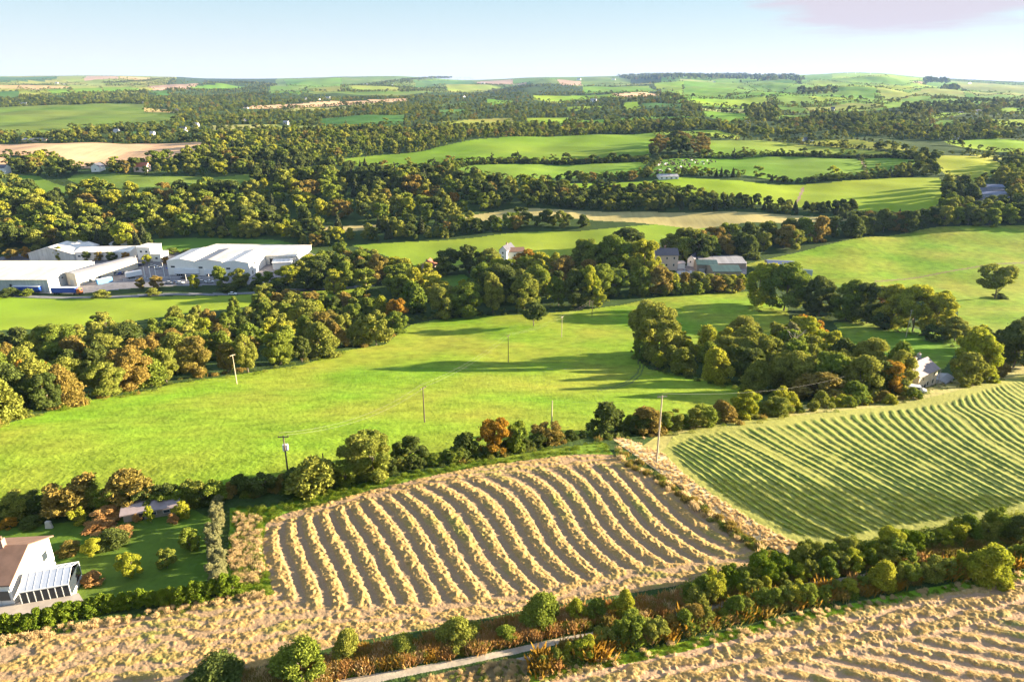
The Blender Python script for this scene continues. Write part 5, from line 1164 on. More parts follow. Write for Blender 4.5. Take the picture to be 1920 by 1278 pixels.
def building(name, label, cat, p1, p2, depth, eave_px, rise, axis='x', wall='white_wall', roof='white_roof', windows=(), doors=(), chim=(), over=.35, open_front=False, sidewin=(), group=None, skirt=1.0, roofparts=1):
    a, L, rz, z0 = frame_of(p1, p2); eh = hm_(p1[0], p1[1], eave_px)
    e = empty(name, (a.x, a.y, z0), label, cat, group, rz)
    w = MB(); r = MB(); t = .18
    if axis == 'x':
        prof = [(0, -skirt), (depth, -skirt), (depth, eh), (depth / 2, eh + rise), (0, eh)]
        vs = [(0, y, z) for y, z in prof] + [(L, y, z) for y, z in prof]; n = 5
        w.add(vs, [(i, (i + 1) % n, n + (i + 1) % n, n + i) for i in range(n)] + [tuple(range(n))[::-1], tuple(range(n, 2 * n))])
        s = rise / (depth / 2)
        for k in range(2):
            y0, y1 = (-over, depth / 2) if k == 0 else (depth + over, depth / 2)
            z_0 = eh - over * s + .02; z_1 = eh + rise + .02
            vs = [(-over, y0, z_0), (L + over, y0, z_0), (L + over, y1, z_1), (-over, y1, z_1)]
            r.add(vs + [(x, y, z + t) for x, y, z in vs], [(3, 2, 1, 0), (4, 5, 6, 7), (0, 1, 5, 4), (1, 2, 6, 5), (2, 3, 7, 6), (3, 0, 4, 7)])
    else:
        w.prism([(0, -skirt), (L, -skirt), (L, eh), (L / 2, eh + rise), (0, eh)], 0, depth)
        s = rise / (L / 2)
        for k in range(2):
            x0, x1 = (-over, L / 2) if k == 0 else (L + over, L / 2)
            z_0 = eh - over * s + .02; z_1 = eh + rise + .02
            vs = [(x0, -over, z_0), (x1, -over, z_1), (x1, depth + over, z_1), (x0, depth + over, z_0)]
            r.add(vs + [(x, y, z + t) for x, y, z in vs], [(3, 2, 1, 0), (4, 5, 6, 7), (0, 1, 5, 4), (1, 2, 6, 5), (2, 3, 7, 6), (3, 0, 4, 7)])
    w.build('wall', M[wall], e); ro = r.build('roof', M[roof], e)
    for (fx, fz, ww, wh) in windows:            # fractions along the front, centre height as fraction of the eave, size in metres
        f = MB(); cx, cz = fx * L, fz * eh; f.box(cx - ww / 2 - .07, -.07, cz - wh / 2 - .07, cx + ww / 2 + .07, .02, cz + wh / 2 + .07); fo = f.build('window', M['frame'], e)
        g = MB(); g.box(cx - ww / 2, -.10, cz - wh / 2, cx + ww / 2, -.072, cz + wh / 2); g.build('pane', M['glass'], fo)
    for (side, fy, fz, ww, wh) in sidewin:
        f = MB(); X = 0 if side < 0 else L; cy, cz = fy * depth, fz * eh; q = side * .07
        f.box(min(X, X + q), cy - ww / 2 - .07, cz - wh / 2 - .07, max(X, X + q), cy + ww / 2 + .07, cz + wh / 2 + .07); fo = f.build('window', M['frame'], e)
        g = MB(); g.box(min(X + q * 1.03, X + q * 1.4), cy - ww / 2, cz - wh / 2, max(X + q * 1.03, X + q * 1.4), cy + ww / 2, cz + wh / 2); g.build('pane', M['glass'], fo)
    for (fx, ww, wh, dm) in doors:
        g = MB(); cx = fx * L; g.box(cx - ww / 2, -.09, -skirt * .5, cx + ww / 2, .02, wh); g.build('door', M[dm], e)
    for (fx, fy, s_, h_) in chim:
        g = MB(); cx, cy = fx * L, fy * depth; zt = eh + rise * (1 - abs(fy - .5) * 2) if axis == 'x' else eh + rise * (1 - abs(fx - .5) * 2)
        g.box(cx - s_ / 2, cy - s_ / 2, zt - .6, cx + s_ / 2, cy + s_ / 2, zt + h_); c = g.build('chimney', M['brick' if h_ < 1.6 else 'conc'], ro)
        g = MB(); g.tube((cx - .15, cy, zt + h_ + .005), (cx - .15, cy, zt + h_ + .4), .12); g.tube((cx + .18, cy, zt + h_ + .005), (cx + .18, cy, zt + h_ + .4), .12); g.build('chimney_pot', M['tile'], ro)
    return e, L, eh
EG = 'halls of the industrial estate'
def hallw(n, z=.55, w=1.6, h=1.1): return [((i + .5) / n, z, w, h) for i in range(n)]
building('warehouse', 'largest cream warehouse with grey front wall at the left edge', 'warehouse', (-92, 547), (94, 547), 42, 24, 1.6, 'x', 'grey_wall', 'cream_roof', doors=[(.62, 1.2, 5, 'dark'), (.30, 4, 4.2, 'steel')], sidewin=[(1, .3, .7, 1.5, 1)], group=EG)
building('factory_block', 'cream block with brown flat roof beside the largest cream warehouse', 'factory', (128, 534), (146, 537), 40, 23, .5, 'y', 'cream_wall', 'grey_roof', doors=[(.5, 3, 3.5, 'steel')], sidewin=[(1, .2, .25, 2, 1.6), (1, .35, .25, 2, 1.6), (1, .6, .25, 2, 1.6)], group=EG)
building('warehouse', 'low white unit behind the largest cream warehouse', 'warehouse', (98, 516), (154, 516), 14, 14, 1.2, 'x', 'white_wall', 'white_roof', group=EG)
building('warehouse', 'small white unit at the left edge behind the cream warehouse', 'warehouse', (-40, 514), (22, 514), 12, 13, 1, 'x', 'white_wall', 'white_roof', group=EG)
building('warehouse', 'wide shallow gabled hall with pale roof below the conifers', 'warehouse', (56, 489), (140, 491), 26, 15, 4.2, 'y', 'grey_wall', 'white_roof', doors=[(.3, 3, 3.5, 'steel')], group=EG)
building('warehouse', 'long white-roofed hall right of the gabled hall', 'warehouse', (142, 489), (246, 487), 17, 15, 1.4, 'x', 'white_wall', 'white_roof', windows=hallw(6), group=EG)
building('office_block', 'tall white cube-shaped block with flat roof', 'office block', (260, 487), (285, 488), 12, 24, .25, 'x', 'white_wall', 'white_roof', windows=[(.3, .7, 1.4, 1.1), (.7, .7, 1.4, 1.1)], group=EG)
building('office_block', 'low white annex right of the cube-shaped block', 'office block', (286, 489), (303, 489), 10, 14, .3, 'x', 'white_wall', 'white_roof', windows=[(.5, .5, 1.4, 1.1)], group=EG)
building('shed', 'small white shed behind the long white-roofed hall', 'shed', (207, 466), (222, 466), 8, 7, .8, 'x', 'white_wall', 'white_roof', group=EG)
building('shed', 'second small white shed behind the long hall, nearer the cube block', 'shed', (228, 466), (247, 466), 8, 8, .8, 'x', 'white_wall', 'cream_roof', group=EG)
building('warehouse', 'long cream-roofed warehouse stretching behind the white triple-gabled one', 'warehouse', (368, 494), (556, 497), 30, 18, 1.2, 'x', 'grey_wall', 'cream_roof', doors=[(.78, 5, 4.5, 'dark'), (.9, 4, 3.5, 'dark')], group=EG)
for i, (a, b) in enumerate((((317, 516), (368, 517)), ((368.5, 517), (420, 518)), ((420.5, 518), (470, 519)))):
    building('warehouse', ['white warehouse with the leftmost of three shallow gables', 'white warehouse with the middle of three shallow gables', 'white warehouse with the rightmost of three gables and lit side wall'][i], 'warehouse', a, b, 30, 26, 1.3, 'y', 'white_wall', 'grey_roof' if i == 1 else 'white_roof', doors=[(.5, 4, 4.2, 'steel')], windows=[(.2, .6, 2.4, 1.0)], sidewin=[(1, .25, .8, 3, 1.1), (1, .55, .8, 3, 1.1), (1, .12, .25, 1.2, 2.2)] if i == 2 else (), over=.05, group=EG)
building('warehouse', 'small white lean-to at the right end of the estate', 'warehouse', (512, 505), (548, 503), 12, 12, .8, 'x', 'white_wall', 'white_roof', group=EG)
# houses and farm
building('stone_house', 'cream two-storey house with two chimneys beside the meadow lane', 'house', (1719, 731), (1752, 724), 7.5, 32, 2.2, 'x', 'buff_wall', 'purple_slate', windows=[(.22, .78, .8, 1.1), (.80, .78, .8, 1.1), (.22, .32, .8, 1.1), (.52, .36, .8, 1.3), (.80, .36, .8, 1.3)], doors=[(.40, .95, 2.0, 'dark')], chim=[(.30, .5, .9, 1.7), (.92, .75, .9, 1.9)], sidewin=[(-1, .5, .75, .8, 1.1)])
building('garage', 'small white garage right of the cream house', 'garage', (1771, 722), (1785, 717), 3.5, 8, .5, 'x', 'white_wall', 'grey_roof', doors=[(.5, 1.8, 1.4, 'frame')])
building('cottage', 'white gabled cottage with dark red roof among the dark trees', 'cottage', (788, 513), (812, 514), 10, 14, 3.0, 'y', 'pink_wall', 'red_tile', windows=[(.3, .4, .9, 1.1), (.7, .4, .9, 1.1), (.5, 1.0, .8, .9)], chim=[(.5, .1, .7, 1.4)])
building('house', 'blue-white gabled house on the bright field edge behind orange tree', 'house', (936, 486), (950, 488), 12, 18, 2.6, 'y', 'white_wall', 'slate', windows=[(.5, .75, .9, 1.2), (.5, .3, .9, 1.2)], chim=[(.5, .5, .7, 1.2)])
building('house_wing', 'low brown-roofed wing beside the blue-white gabled house', 'house', (952, 486), (984, 484), 8, 14, 1.8, 'x', 'white_wall', 'tile', windows=[(.4, .5, 1, 1), (.8, .5, 1, 1)])
building('garden_room', 'small flat tan-roofed garden room below the gabled house', 'outbuilding', (946, 501), (964, 501), 6, 6, .3, 'x', 'buff_wall', 'cream_roof')
building('farmhouse', 'pale two-storey farmhouse with dark slate roof and two chimneys', 'farmhouse', (1228, 505), (1270, 505), 9, 28, 3.2, 'x', 'pink_wall', 'slate', windows=[(.2, .8, .9, 1.2), (.5, .8, .9, 1.2), (.82, .8, .9, 1.2), (.82, .35, .9, 1.3), (.5, .35, .9, 1.3)], doors=[(.35, 1, 2.1, 'dark')], chim=[(.2, .5, .9, 1.3), (.45, .5, .9, 1.5)])
building('outhouse', 'tiny pale lean-to right of the farmhouse', 'outbuilding', (1271, 503), (1284, 502), 6, 10, .6, 'x', 'white_wall', 'grey_roof')
building('farm_cottage', 'small slate-roofed white house between farmhouse and barns', 'cottage', (1288, 498), (1300, 500), 9, 14, 2, 'y', 'white_wall', 'slate', windows=[(.5, .6, .8, 1)])
BG = 'barns of the farmyard'
building('barn', 'long cream-roofed barn behind the green-roofed barns', 'barn', (1314, 504), (1398, 504), 20, 10, 1.6, 'x', 'stone_wall', 'grey_roof', group=BG)
building('barn', 'left of the two green-roofed barns with open front', 'barn', (1306, 512), (1344, 513), 12, 16, 1.6, 'x', 'stone_wall', 'green_roof', doors=[(.25, 3, 3, 'grey_wall'), (.68, 6, 3.2, 'dark')], group=BG)
building('barn', 'right of the two green-roofed barns, nearest the farm hedge', 'barn', (1336, 527), (1388, 527), 15, 18, 1.8, 'x', 'stone_wall', 'green_roof', doors=[(.3, 6, 3.4, 'dark'), (.75, 6, 3.4, 'dark')], group=BG)
building('barn', 'blue-green barn half hidden behind the belt trees', 'barn', (1440, 516), (1492, 519), 18, 16, 1.8, 'x', 'stone_wall', 'blue_roof', group=BG)
building('barn', 'lower blue-green lean-to barn at the foot of the hill pasture', 'barn', (1494, 524), (1520, 527), 14, 10, 1.2, 'x', 'stone_wall', 'green_roof', doors=[(.5, 4, 2.2, 'dark')], group=BG)
building('farm_shed', 'low grey shed in the farmyard below the farmhouse', 'shed', (1270, 520), (1320, 524), 6, 8, 1, 'x', 'stone_wall', 'grey_roof')
for i, (x, r, w, rf) in enumerate([(1846, 358, 36, 'blue_roof'), (1838, 366, 44, 'slate'), (1840, 374, 50, 'blue_roof'), (1832, 382, 30, 'slate'), (1866, 382, 34, 'blue_roof')]):
    building('barn', ['furthest', 'second furthest', 'longest', 'front left', 'front right'][i] + ' blue-roofed shed of the shaded farm by the right edge', 'barn', (x, r), (x + w, r + 1), 11, 6, 1.6, 'x', 'grey_wall', rf, doors=[(.5, 5, 2.5, 'frame')], group='sheds of the shaded farm')
building('cattle_shed', 'long white cattle shed below the field of cows', 'barn', (1236, 341), (1272, 341), 14, 6, 1.4, 'x', 'white_wall', 'grey_roof', windows=hallw(4))
building('barn', 'long tan barn at the top edge of the golden stubble', 'barn', (41, 265), (77, 265), 14, 5, 1.6, 'x', 'buff_wall', 'grey_roof')
building('house', 'white house cut by the left edge above the middle wood', 'house', (-14, 328), (11, 328), 9, 12, 2.5, 'x', 'white_wall', 'slate', windows=[(.7, .5, 1.5, 1.5)])
building('house', 'brick house with red roof above the valley pasture', 'house', (252, 325), (276, 325), 9, 11, 3.5, 'x', 'pink_wall', 'red_tile', windows=[(.3, .5, 1, 1.2), (.7, .5, 1, 1.2)], chim=[(.2, .5, .9, 1.2)])
building('house', 'slate-roofed white gabled house left of the red roof', 'house', (172, 324), (188, 324), 10, 10, 3, 'y', 'white_wall', 'slate', windows=[(.5, .5, 1, 1.2)])
# the garden's house, conservatory, patio and long shed
e_, L_, eh_ = building('bungalow', 'white house with brown roof cut by the left edge', 'house', (-150, 1146), (30, 1137), 8.5, 44, 2.0, 'x', 'white_wall', 'tile', windows=[(.92, .5, 1.2, 1.3), (.72, .5, 1.6, 1.3)], doors=[(.82, .95, 2.1, 'frame')], chim=[(.75, .5, .7, 1.1)], sidewin=[(1, .8, .55, 1, 1.1)], over=.4)
def conservatory():
    a, L, rz, z0 = frame_of((44, 1138), (136, 1124)); e = empty('conservatory', (a.x, a.y, z0), 'white framed glass conservatory on the right side of the white house', 'conservatory', None, rz)
    dp, h, rs_ = 4.2, 2.3, 1.0
    b = MB(); b.box(0, 0, -.6, L, dp, .55); b.build('base', M['white_wall'], e)
    f = MB()
    n = 7
    for i in range(n + 1):
        x = L * i / n; f.box(x - .04, -.03, .55, x + .04, .05, h); f.box(x - .04, dp - .05, .55, x + .04, dp + .03, h)
        f.tube((x, 0, h + .02), (x, dp / 2, h + rs_ + .02), .045, .045, 4); f.tube((x, dp, h + .02), (x, dp / 2, h + rs_ + .02), .045, .045, 4)
    for y in (0, dp): f.box(-.05, y - .05, h - .06, L + .05, y + .05, h + .06)
    f.box(0, dp / 2 - .06, h + rs_ - .02, L, dp / 2 + .06, h + rs_ + .1)
    f.build('frame', M['frame'], e)
    g = MB(); g.box(.02, .0, .56, L - .02, .03, h - .07); g.box(.02, dp - .03, .56, L - .02, dp, h - .07); g.box(L - .03, .06, .56, L, dp - .06, h - .07)
    g.build('glazing', M['glass'], e)
    g = MB()
    for y0, y1 in ((0, dp / 2), (dp, dp / 2)):
        vs = [(0, y0, h), (L, y0, h), (L, y1, h + rs_), (0, y1, h + rs_)]; g.add(vs + [(x, y, z + .03) for x, y, z in vs], [(3, 2, 1, 0), (4, 5, 6, 7), (0, 1, 5, 4), (1, 2, 6, 5), (2, 3, 7, 6), (3, 0, 4, 7)])
    g.build('roof', plain('polycarbonate_roof', (.34, .38, .46), .25, .05, 1, .5), e)
conservatory()
def patio():
    vs = []; g = MB(); q = [(-150, 1172), (40, 1158), (158, 1132), (150, 1120), (40, 1134)]
    pts = [P(*p) for p in q]; z = max(p.z for p in pts) + .06
    g.add([(p.x, p.y, z) for p in pts] + [(p.x, p.y, z - .8) for p in pts], [(0, 1, 2, 3, 4), (9, 8, 7, 6, 5), (0, 5, 6, 1), (1, 6, 7, 2), (2, 7, 8, 3), (3, 8, 9, 4), (4, 9, 5, 0)])
    setp(g.build('patio', M['paving']), label='pale paved patio around the white house', category='patio', kind='structure')
patio()
building('long_shed', 'long low shed with pale grey roof at the top of the garden', 'shed', (233, 979), (334, 962), 3.2, 15, .35, 'x', 'stone_wall', 'purple_slate', doors=[(.3, 1, 1.3, 'dark')], windows=[(.55, .6, .8, .4), (.8, .6, .8, .4)])
def stone():
    g = MB(); p = P(93, 990); s = mpp(93, 990)
    g.box(-7 * s, -3 * s, -.2, 7 * s, 3 * s, 12 * s, taper=1.5 * s); g.box(-5 * s, -3.4 * s, 12 * s - .01, 5 * s, 3.4 * s, 15 * s, taper=1.0 * s)
    o = g.build('standing_stone', M['conc'], bevel=.04); o.location = p; setp(o, label='pale upright garden stone beside the small yellow shrub', category='stone')
stone()
# distant houses, white dots on the far hills
FH = [(105, 155, 6), (120, 156, 5), (36, 194, 5), (44, 196, 11), (228, 191, 7), (270, 192, 7), (342, 247, 15), (366, 239, 13), (218, 254, 12), (284, 255, 10), (330, 210, 12), (461, 203, 9), (458, 231, 6), (535, 232, 11), (570, 185, 7), (595, 188, 7), (613, 187, 12), (682, 158, 5), (688, 159, 4), (786, 163, 6),
      (871, 188, 6), (905, 158, 8), (1085, 150, 9), (1083, 191, 5), (1112, 191, 14), (1150, 150, 8), (1116, 248, 6), (1148, 247, 6), (1340, 152, 6), (1405, 229, 5), (1512, 263, 9), (1524, 263, 6), (1561, 206, 10), (1660, 240, 12), (1735, 245, 8), (1772, 258, 8), (1786, 259, 9), (1797, 259, 8), (1815, 249, 14), (1804, 215, 9),
      (1832, 217, 20), (1818, 160, 6), (1843, 158, 6), (1885, 161, 5), (1400, 233, 9), (735, 160, 5), (1280, 150, 5)]
FH.sort()
for i, (x, r, w) in enumerate(FH):
    rnd = random.Random(i)
    building('house', '%s small distant %s house, %s from left over the far hills' % (['white', 'pale'][i % 2], ['slate-roofed', 'grey-roofed', 'low'][i % 3], ordw(i)), 'house', (x - w * .38, r), (x + w * .38, r), 6 + rnd.random() * 4, max(1.8, w * .30), 2.2 + rnd.random() * 2, 'x' if w > 6 else 'y', 'white_wall', ['slate', 'grey_roof', 'slate'][i % 3], group='small distant houses', over=.2, skirt=2)

# ================================================================ vehicles
def wheel(e, x, y, r, w=.22):
    g = MB(); g.tube((x, y - w / 2, r), (x, y + w / 2, r), r, r, 14); o = g.build('wheel', M['rubber'], e)
    g = MB(); s = 1 if y > 0 else -1; g.tube((x, y + s * (w / 2 + .002), r), (x, y + s * (w / 2 + .02), r), r * .55, r * .5, 10); g.build('rim', M['steel'], o)
def car(px, row, col, rz, label, van=False, group=None, s=1.0):
    p = P(px, row); e = empty('van' if van else 'car', p + Vector((0, 0, .03)), label, 'van' if van else 'car', group, rz, s)
    L, W_ = (4.9, 1.9) if van else (4.3, 1.75)
    b = MB()
    if van: prof = [(-L / 2, .35), (L / 2, .35), (L / 2, .95), (L / 2 - .9, 1.15), (L / 2 - 1.6, 1.9), (-L / 2, 1.95)]
    else: prof = [(-L / 2, .32), (L / 2, .32), (L / 2, .72), (L / 2 - 1.15, .92), (-L / 2 + .35, .95), (-L / 2, .85)]
    b.prism(prof, -W_ / 2, W_ / 2); b.build('body', M['paint_' + col], e, bevel=.05)
    g = MB()
    if van:
        g.add([(L / 2 - .93, -W_ / 2 + .1, 1.2), (L / 2 - .93, W_ / 2 - .1, 1.2), (L / 2 - 1.52, W_ / 2 - .12, 1.84), (L / 2 - 1.52, -W_ / 2 + .12, 1.84), (L / 2 - .98, -W_ / 2 + .1, 1.2), (L / 2 - .98, W_ / 2 - .1, 1.2), (L / 2 - 1.6, W_ / 2 - .12, 1.84), (L / 2 - 1.6, -W_ / 2 + .12, 1.84)],
              [(0, 1, 2, 3), (7, 6, 5, 4), (0, 3, 7, 4), (1, 5, 6, 2)])
        g.box(-L / 2 + .6, -W_ / 2 - .01, 1.2, L / 2 - 1.9, W_ / 2 + .01, 1.7)
    else: g.prism([(L / 2 - 1.15, .93), (L / 2 - 1.8, 1.38), (-L / 2 + 1.05, 1.40), (-L / 2 + .35, .96)], -W_ / 2 + .12, W_ / 2 - .12)
    g.build('windows', M['glass'], e)
    if not van:
        g = MB(); g.box(-L / 2 + 1.1, -W_ / 2 + .15, 1.385, L / 2 - 1.85, W_ / 2 - .15, 1.43); g.build('roof_panel', M['paint_' + col], e)
    for x in (-L * .31, L * .31):
        for y in (-W_ / 2 + .05, W_ / 2 - .05): wheel(e, x, y, .32)
    for y in (-.6, .6):
        g = MB(); g.box(L / 2 - .02, y - .18, .55, L / 2 + .03, y + .18, .70); g.build('headlight', M['frame'], e)
    return e
CG = 'cars parked on the estate'
_c = ['navy', 'navy', 'silver', 'blue', 'navy', 'white', 'navy', 'blue']
for i in range(8):
    car(209 + i * 6.0, 516 - i * .9, _c[i], rad(70), '%s car, %s from left in the row behind the blue container' % ({'navy': 'dark blue', 'silver': 'silver', 'blue': 'blue', 'white': 'white'}[_c[i]], ordw(i)), group=CG)
for i, (x, r, c) in enumerate([(318, 533, 'silver'), (338, 533, 'white'), (347, 524, 'black'), (380, 531, 'silver'), (394, 531, 'white'), (326, 532, 'navy')]):
    car(x, r, c, rad(4 * i), '%s car %s' % (c, ['at left of the front car park', 'beside the silver car in the front car park', 'alone under the orange tree of the car park', 'right of the lime tree in the car park', 'last on the right in the front car park', 'between silver and white cars in the front park'][i]), group=CG)
car(436, 550, 'white', rad(5), 'white car driving on the narrow road behind the trees')
car(1717, 737, 'white', rad(-20), 'white van parked beside the cream house', van=True)
for i, (x, r, c) in enumerate([(1296, 512, 'white'), (1325, 529, 'silver'), (1284, 508, 'silver')]): car(x, r, c, rad(30 * i), ['white car in the farmyard by the small slate-roofed house', 'silver car behind the farm hedge', 'silver car beside the farmhouse'][i])
for i, (x, r, c) in enumerate([(285, 497, 'silver'), (296, 500, 'white'), (262, 497, 'navy'), (318, 500, 'blue')]): car(x, r, c, rad(20 * i), ['silver car before the cube-shaped block', 'white car by the flag poles', 'dark blue car before the cube-shaped block', 'blue car near the orange tree by the flag poles'][i], group=CG)
def trailer(px, row, px2, row2, col, roofc, label, cab=None, name='lorry_trailer', cat='trailer', wheels=True, Lf=None, hh=2.7):
    a, L, rz, z0 = frame_of((px, row), (px2, row2)); e = empty(name, (a.x, a.y, z0 + .05), label, cat, None, rz)
    zb = 1.15 if wheels else .15
    g = MB(); g.box(0, 0, zb, L, 2.5, zb + hh); g.build('body', M['paint_' + col], e, bevel=.03)
    g = MB(); g.box(-.02, -.02, zb + hh + .003, L + .02, 2.52, zb + hh + .12); g.build('roof', M['paint_' + roofc], e)
    if wheels:
        g = MB(); g.box(.2, .3, .85, L - .2, 2.2, zb - .003); g.build('chassis', M['rubber'], e)
        for x in (1.6, 2.8, 4.0):
            for y in (.12, 2.38): wheel(e, x, y, .48, .3)
        for y in (.4, 2.1):
            g = MB(); g.tube((L - 2.4, y, 0), (L - 2.4, y, zb), .06); g.build('landing_leg', M['steel'], e)
    else:
        g = MB(); g.box(L - .0, .1, zb + .1, L + .04, 2.4, zb + hh - .1); g.build('door', M['paint_white'], e)
    if cab:
        g = MB(); g.prism([(L + .5, .6), (L + 2.6, .6), (L + 2.7, 1.6), (L + 2.4, 3.1), (L + .5, 3.3)], .02, 2.48); c = g.build('cab', M['paint_' + cab], e, bevel=.06)
        g = MB(); g.add([(L + 2.72, .2, 1.75), (L + 2.72, 2.3, 1.75), (L + 2.47, 2.3, 2.85), (L + 2.47, .2, 2.85)], [(0, 1, 2, 3)]); g.build('windscreen', M['glass'], c)
        for x in (L + 1.9, L - .9):
            for y in (.12, 2.38): wheel(e, x, y, .48, .3)
trailer(24, 549, 75, 549, 'blue', 'white', 'dark blue curtain-sided trailer at left before the cream warehouse')
trailer(96, 549, 142, 549, 'blue', 'white', 'dark blue articulated lorry with orange cab', cab='orange', name='articulated_lorry', cat='lorry')
trailer(184, 534, 212, 528, 'lightblue', 'lightblue', 'light blue shipping container in the estate yard', name='shipping_container', cat='container', wheels=False, hh=2.6)
trailer(328, 518, 374, 518, 'white', 'white', 'white trailer parked left before the triple-gabled warehouse')
trailer(384, 518, 412, 518, 'white', 'white', 'shorter white trailer before the triple-gabled warehouse')
trailer(238, 524, 268, 518, 'white', 'white', 'white trailer in the middle of the estate yard', hh=2.6)

# ================================================================ poles and wires
def pole(px, row, hpx, mat, label, cross=True, name='electricity_pole', transformer=False, rz=.4, r=None, cat='pole', group='electricity poles'):
    p = P(px, row); h = hm_(px, row, hpx); e = empty(name, p - Vector((0, 0, .3)), label, cat, group, rz)
    r = r or .15
    g = MB(); g.tube((0, 0, 0), (0, 0, h + .3), r, r * .62, 9); g.build('post', M[mat], e, smooth=False)
    top = p + Vector((0, 0, h))
    if cross:
        g = MB(); g.box(-.85, -.06, h + .02, .85, .06, h + .15); c = g.build('crossarm', M[mat], e)
        for x in (-.75, 0, .75):
            g = MB(); g.tube((x, 0, h + .15), (x, 0, h + .40), .06, .04, 7); g.build('insulator', M['porcelain'], c)
    if transformer:
        g = MB(); g.box(-.40, .16, h - 2.6, .40, .75, h - 1.5); t = g.build('transformer', M['frame'], e, bevel=.04)
        for x in (-.2, .2):
            g = MB(); g.tube((x, .45, h - 1.5), (x, .45, h - 1.2), .05, .03, 6); g.build('bushing', M['porcelain'], t)
    return top + Vector((0, 0, .35)), rz
def wire(a, b, sag, label, off, name='overhead_wire'):
    d = (b[0] - a[0]); n = Vector((-d.y, d.x, 0)).normalized() * off
    pts = []
    for i in range(15):
        t = i / 14; q = a[0].lerp(b[0], t) + n; q.z -= 4 * sag * t * (1 - t); pts.append(q)
    g = MB(); g.path(pts, .010, 4); setp(g.build(name, M['alum']), label=label, category='wire', group='overhead wires')
pA = pole(444, 718, 54, 'palewood', 'pale electricity pole standing against the autumn wood', rz=.9)
pB = pole(796, 790, 64, 'wood', 'dark electricity pole in the middle of the near pasture', rz=.9)
pC = pole(953, 677, 50, 'wood', 'dark electricity pole between the long tree shadows', rz=.9)
pD = pole(1053, 631, 38, 'palewood', 'small pale electricity pole beside the grove corner', rz=.9)
pE = pole(541, 892, 74, 'wood', 'dark pole carrying a white transformer beside the mounded bush', transformer=True, rz=.1)
pF = pole(1231, 866, 120, 'palewood', 'tall pale electricity pole between the cut field and the meadow', rz=.2, r=.17)
pG = pole(1034, 815, 62, 'palewood', 'slim pale pole behind the hedge above the straw field', cross=False)
pH = pole(1698, 634, 50, 'palewood', 'pale pole in the small shaded field before the lime trees', cross=True)
pI = pole(1598, 740, 38, 'palewood', 'pale pole among the bushes left of the cream house', cross=False)
pJ = pole(611, 905, 55, 'wood', 'short dark post in the hedge near the mounded bush', cross=False)
pK = pole(1110, 592, 30, 'wood', 'dark pole half hidden in the grove corner', cross=False)
for o_ in (-.7, .7):
    s_ = 'near' if o_ < 0 else 'far'
    wire(pB, pC, 1.6, '%s wire between the two dark poles of the pasture' % s_, o_); wire(pC, pD, 1.4, '%s wire from the dark pole to the small pale pole' % s_, o_); wire(pD, pK, .8, '%s wire running into the grove corner' % s_, o_)
    wire(pE, pB, 2.2, '%s wire from the transformer pole to the middle pasture pole' % s_, o_)
wire(pF, pI, 2.0, 'single wire from the tall pole to the pole by the cream house', 0); wire(pF, pG, 1.2, 'single wire from the tall pole to the slim pole', 0)
for i, (x, r, h) in enumerate([(272.5, 521, 20), (283, 521, 20), (293.5, 521, 20)]):
    g = MB(); p = P(x, r); hh = hm_(x, r, h); e = empty('flag_pole', p, '%s of the three white flag poles in the estate yard' % ['leftmost', 'middle', 'rightmost'][i], 'flag pole', 'flag poles'); g.tube((0, 0, -.2), (0, 0, hh), .22, .16, 8); g.build('post', M['frame'], e)
    g = MB(); g.tube((0, 0, hh + .005), (0, 0, hh + .25), .26, .05, 8); g.build('finial', M['steel'], e)
for i, (x, r, h) in enumerate([(309, 520, 26), (350, 528, 12), (393, 527, 12), (257, 497, 18), (318, 489, 12)]):
    p = P(x, r); hh = hm_(x, r, h); e = empty('street_lamp', p, ['tall pale lamp post beside the white warehouse', 'short lamp post left in the front car park', 'short lamp post right in the front car park', 'lamp post before the cube-shaped block', 'lamp post behind the small orange tree'][i], 'street lamp', 'lamp posts of the estate')
    g = MB(); g.tube((0, 0, -.2), (0, 0, hh), .14, .10, 8); g.build('post', M['frame'], e)
    g = MB(); g.box(-.7, -.12, hh + .003, .2, .12, hh + .14); g.build('lamp_head', M['steel'], e)
for i, (x, r) in enumerate([(1589, 139), (1604, 139), (1632, 141)]):
    p = P(x, r); hh = 55; e = empty('radio_mast', p, ['leftmost', 'middle', 'rightmost'][i] + ' thin mast on the skyline hill', 'mast', 'skyline masts')
    g = MB(); g.tube((0, 0, -1), (0, 0, hh), 1.0, .5, 6); g.build('lattice', M['steel'], e)
    g = MB(); g.box(-2, -.5, hh * .8, 2, .5, hh * .83); g.build('antenna', M['steel'], e)
# fence of the estate's front edge and trailer rail
def fence(pts, h, label, group=None, mat='palewood', step=3.0, rails=2):
    P3 = [P(*p) for p in pts]; e = empty('fence', P3[0], label, 'fence', group); o = P3[0]
    rl = MB()
    for a, b in zip(P3[:-1], P3[1:]):
        for k in range(rails): z = h * (.45 + .5 * k / max(1, rails - 1)); rl.tube(a - o + Vector((0, 0, z)), b - o + Vector((0, 0, z)), .05, .05, 4)
        n = max(1, int((b - a).length / step))
        for i in range(n):
            q = a.lerp(b, i / n) - o; g = MB(); g.tube(q - Vector((0, 0, .3)), q + Vector((0, 0, h)), .07, .07, 6); g.build('post', M[mat], e)
    rl.build('rail', M[mat], e)
fence([(232, 527), (300, 524), (360, 524), (470, 526)], 1.3, 'low white rail fence in front of the white warehouses', mat='frame', step=5)
fence([(1712, 726), (1700, 735), (1690, 742)], 1.0, 'short wooden fence left of the white van')

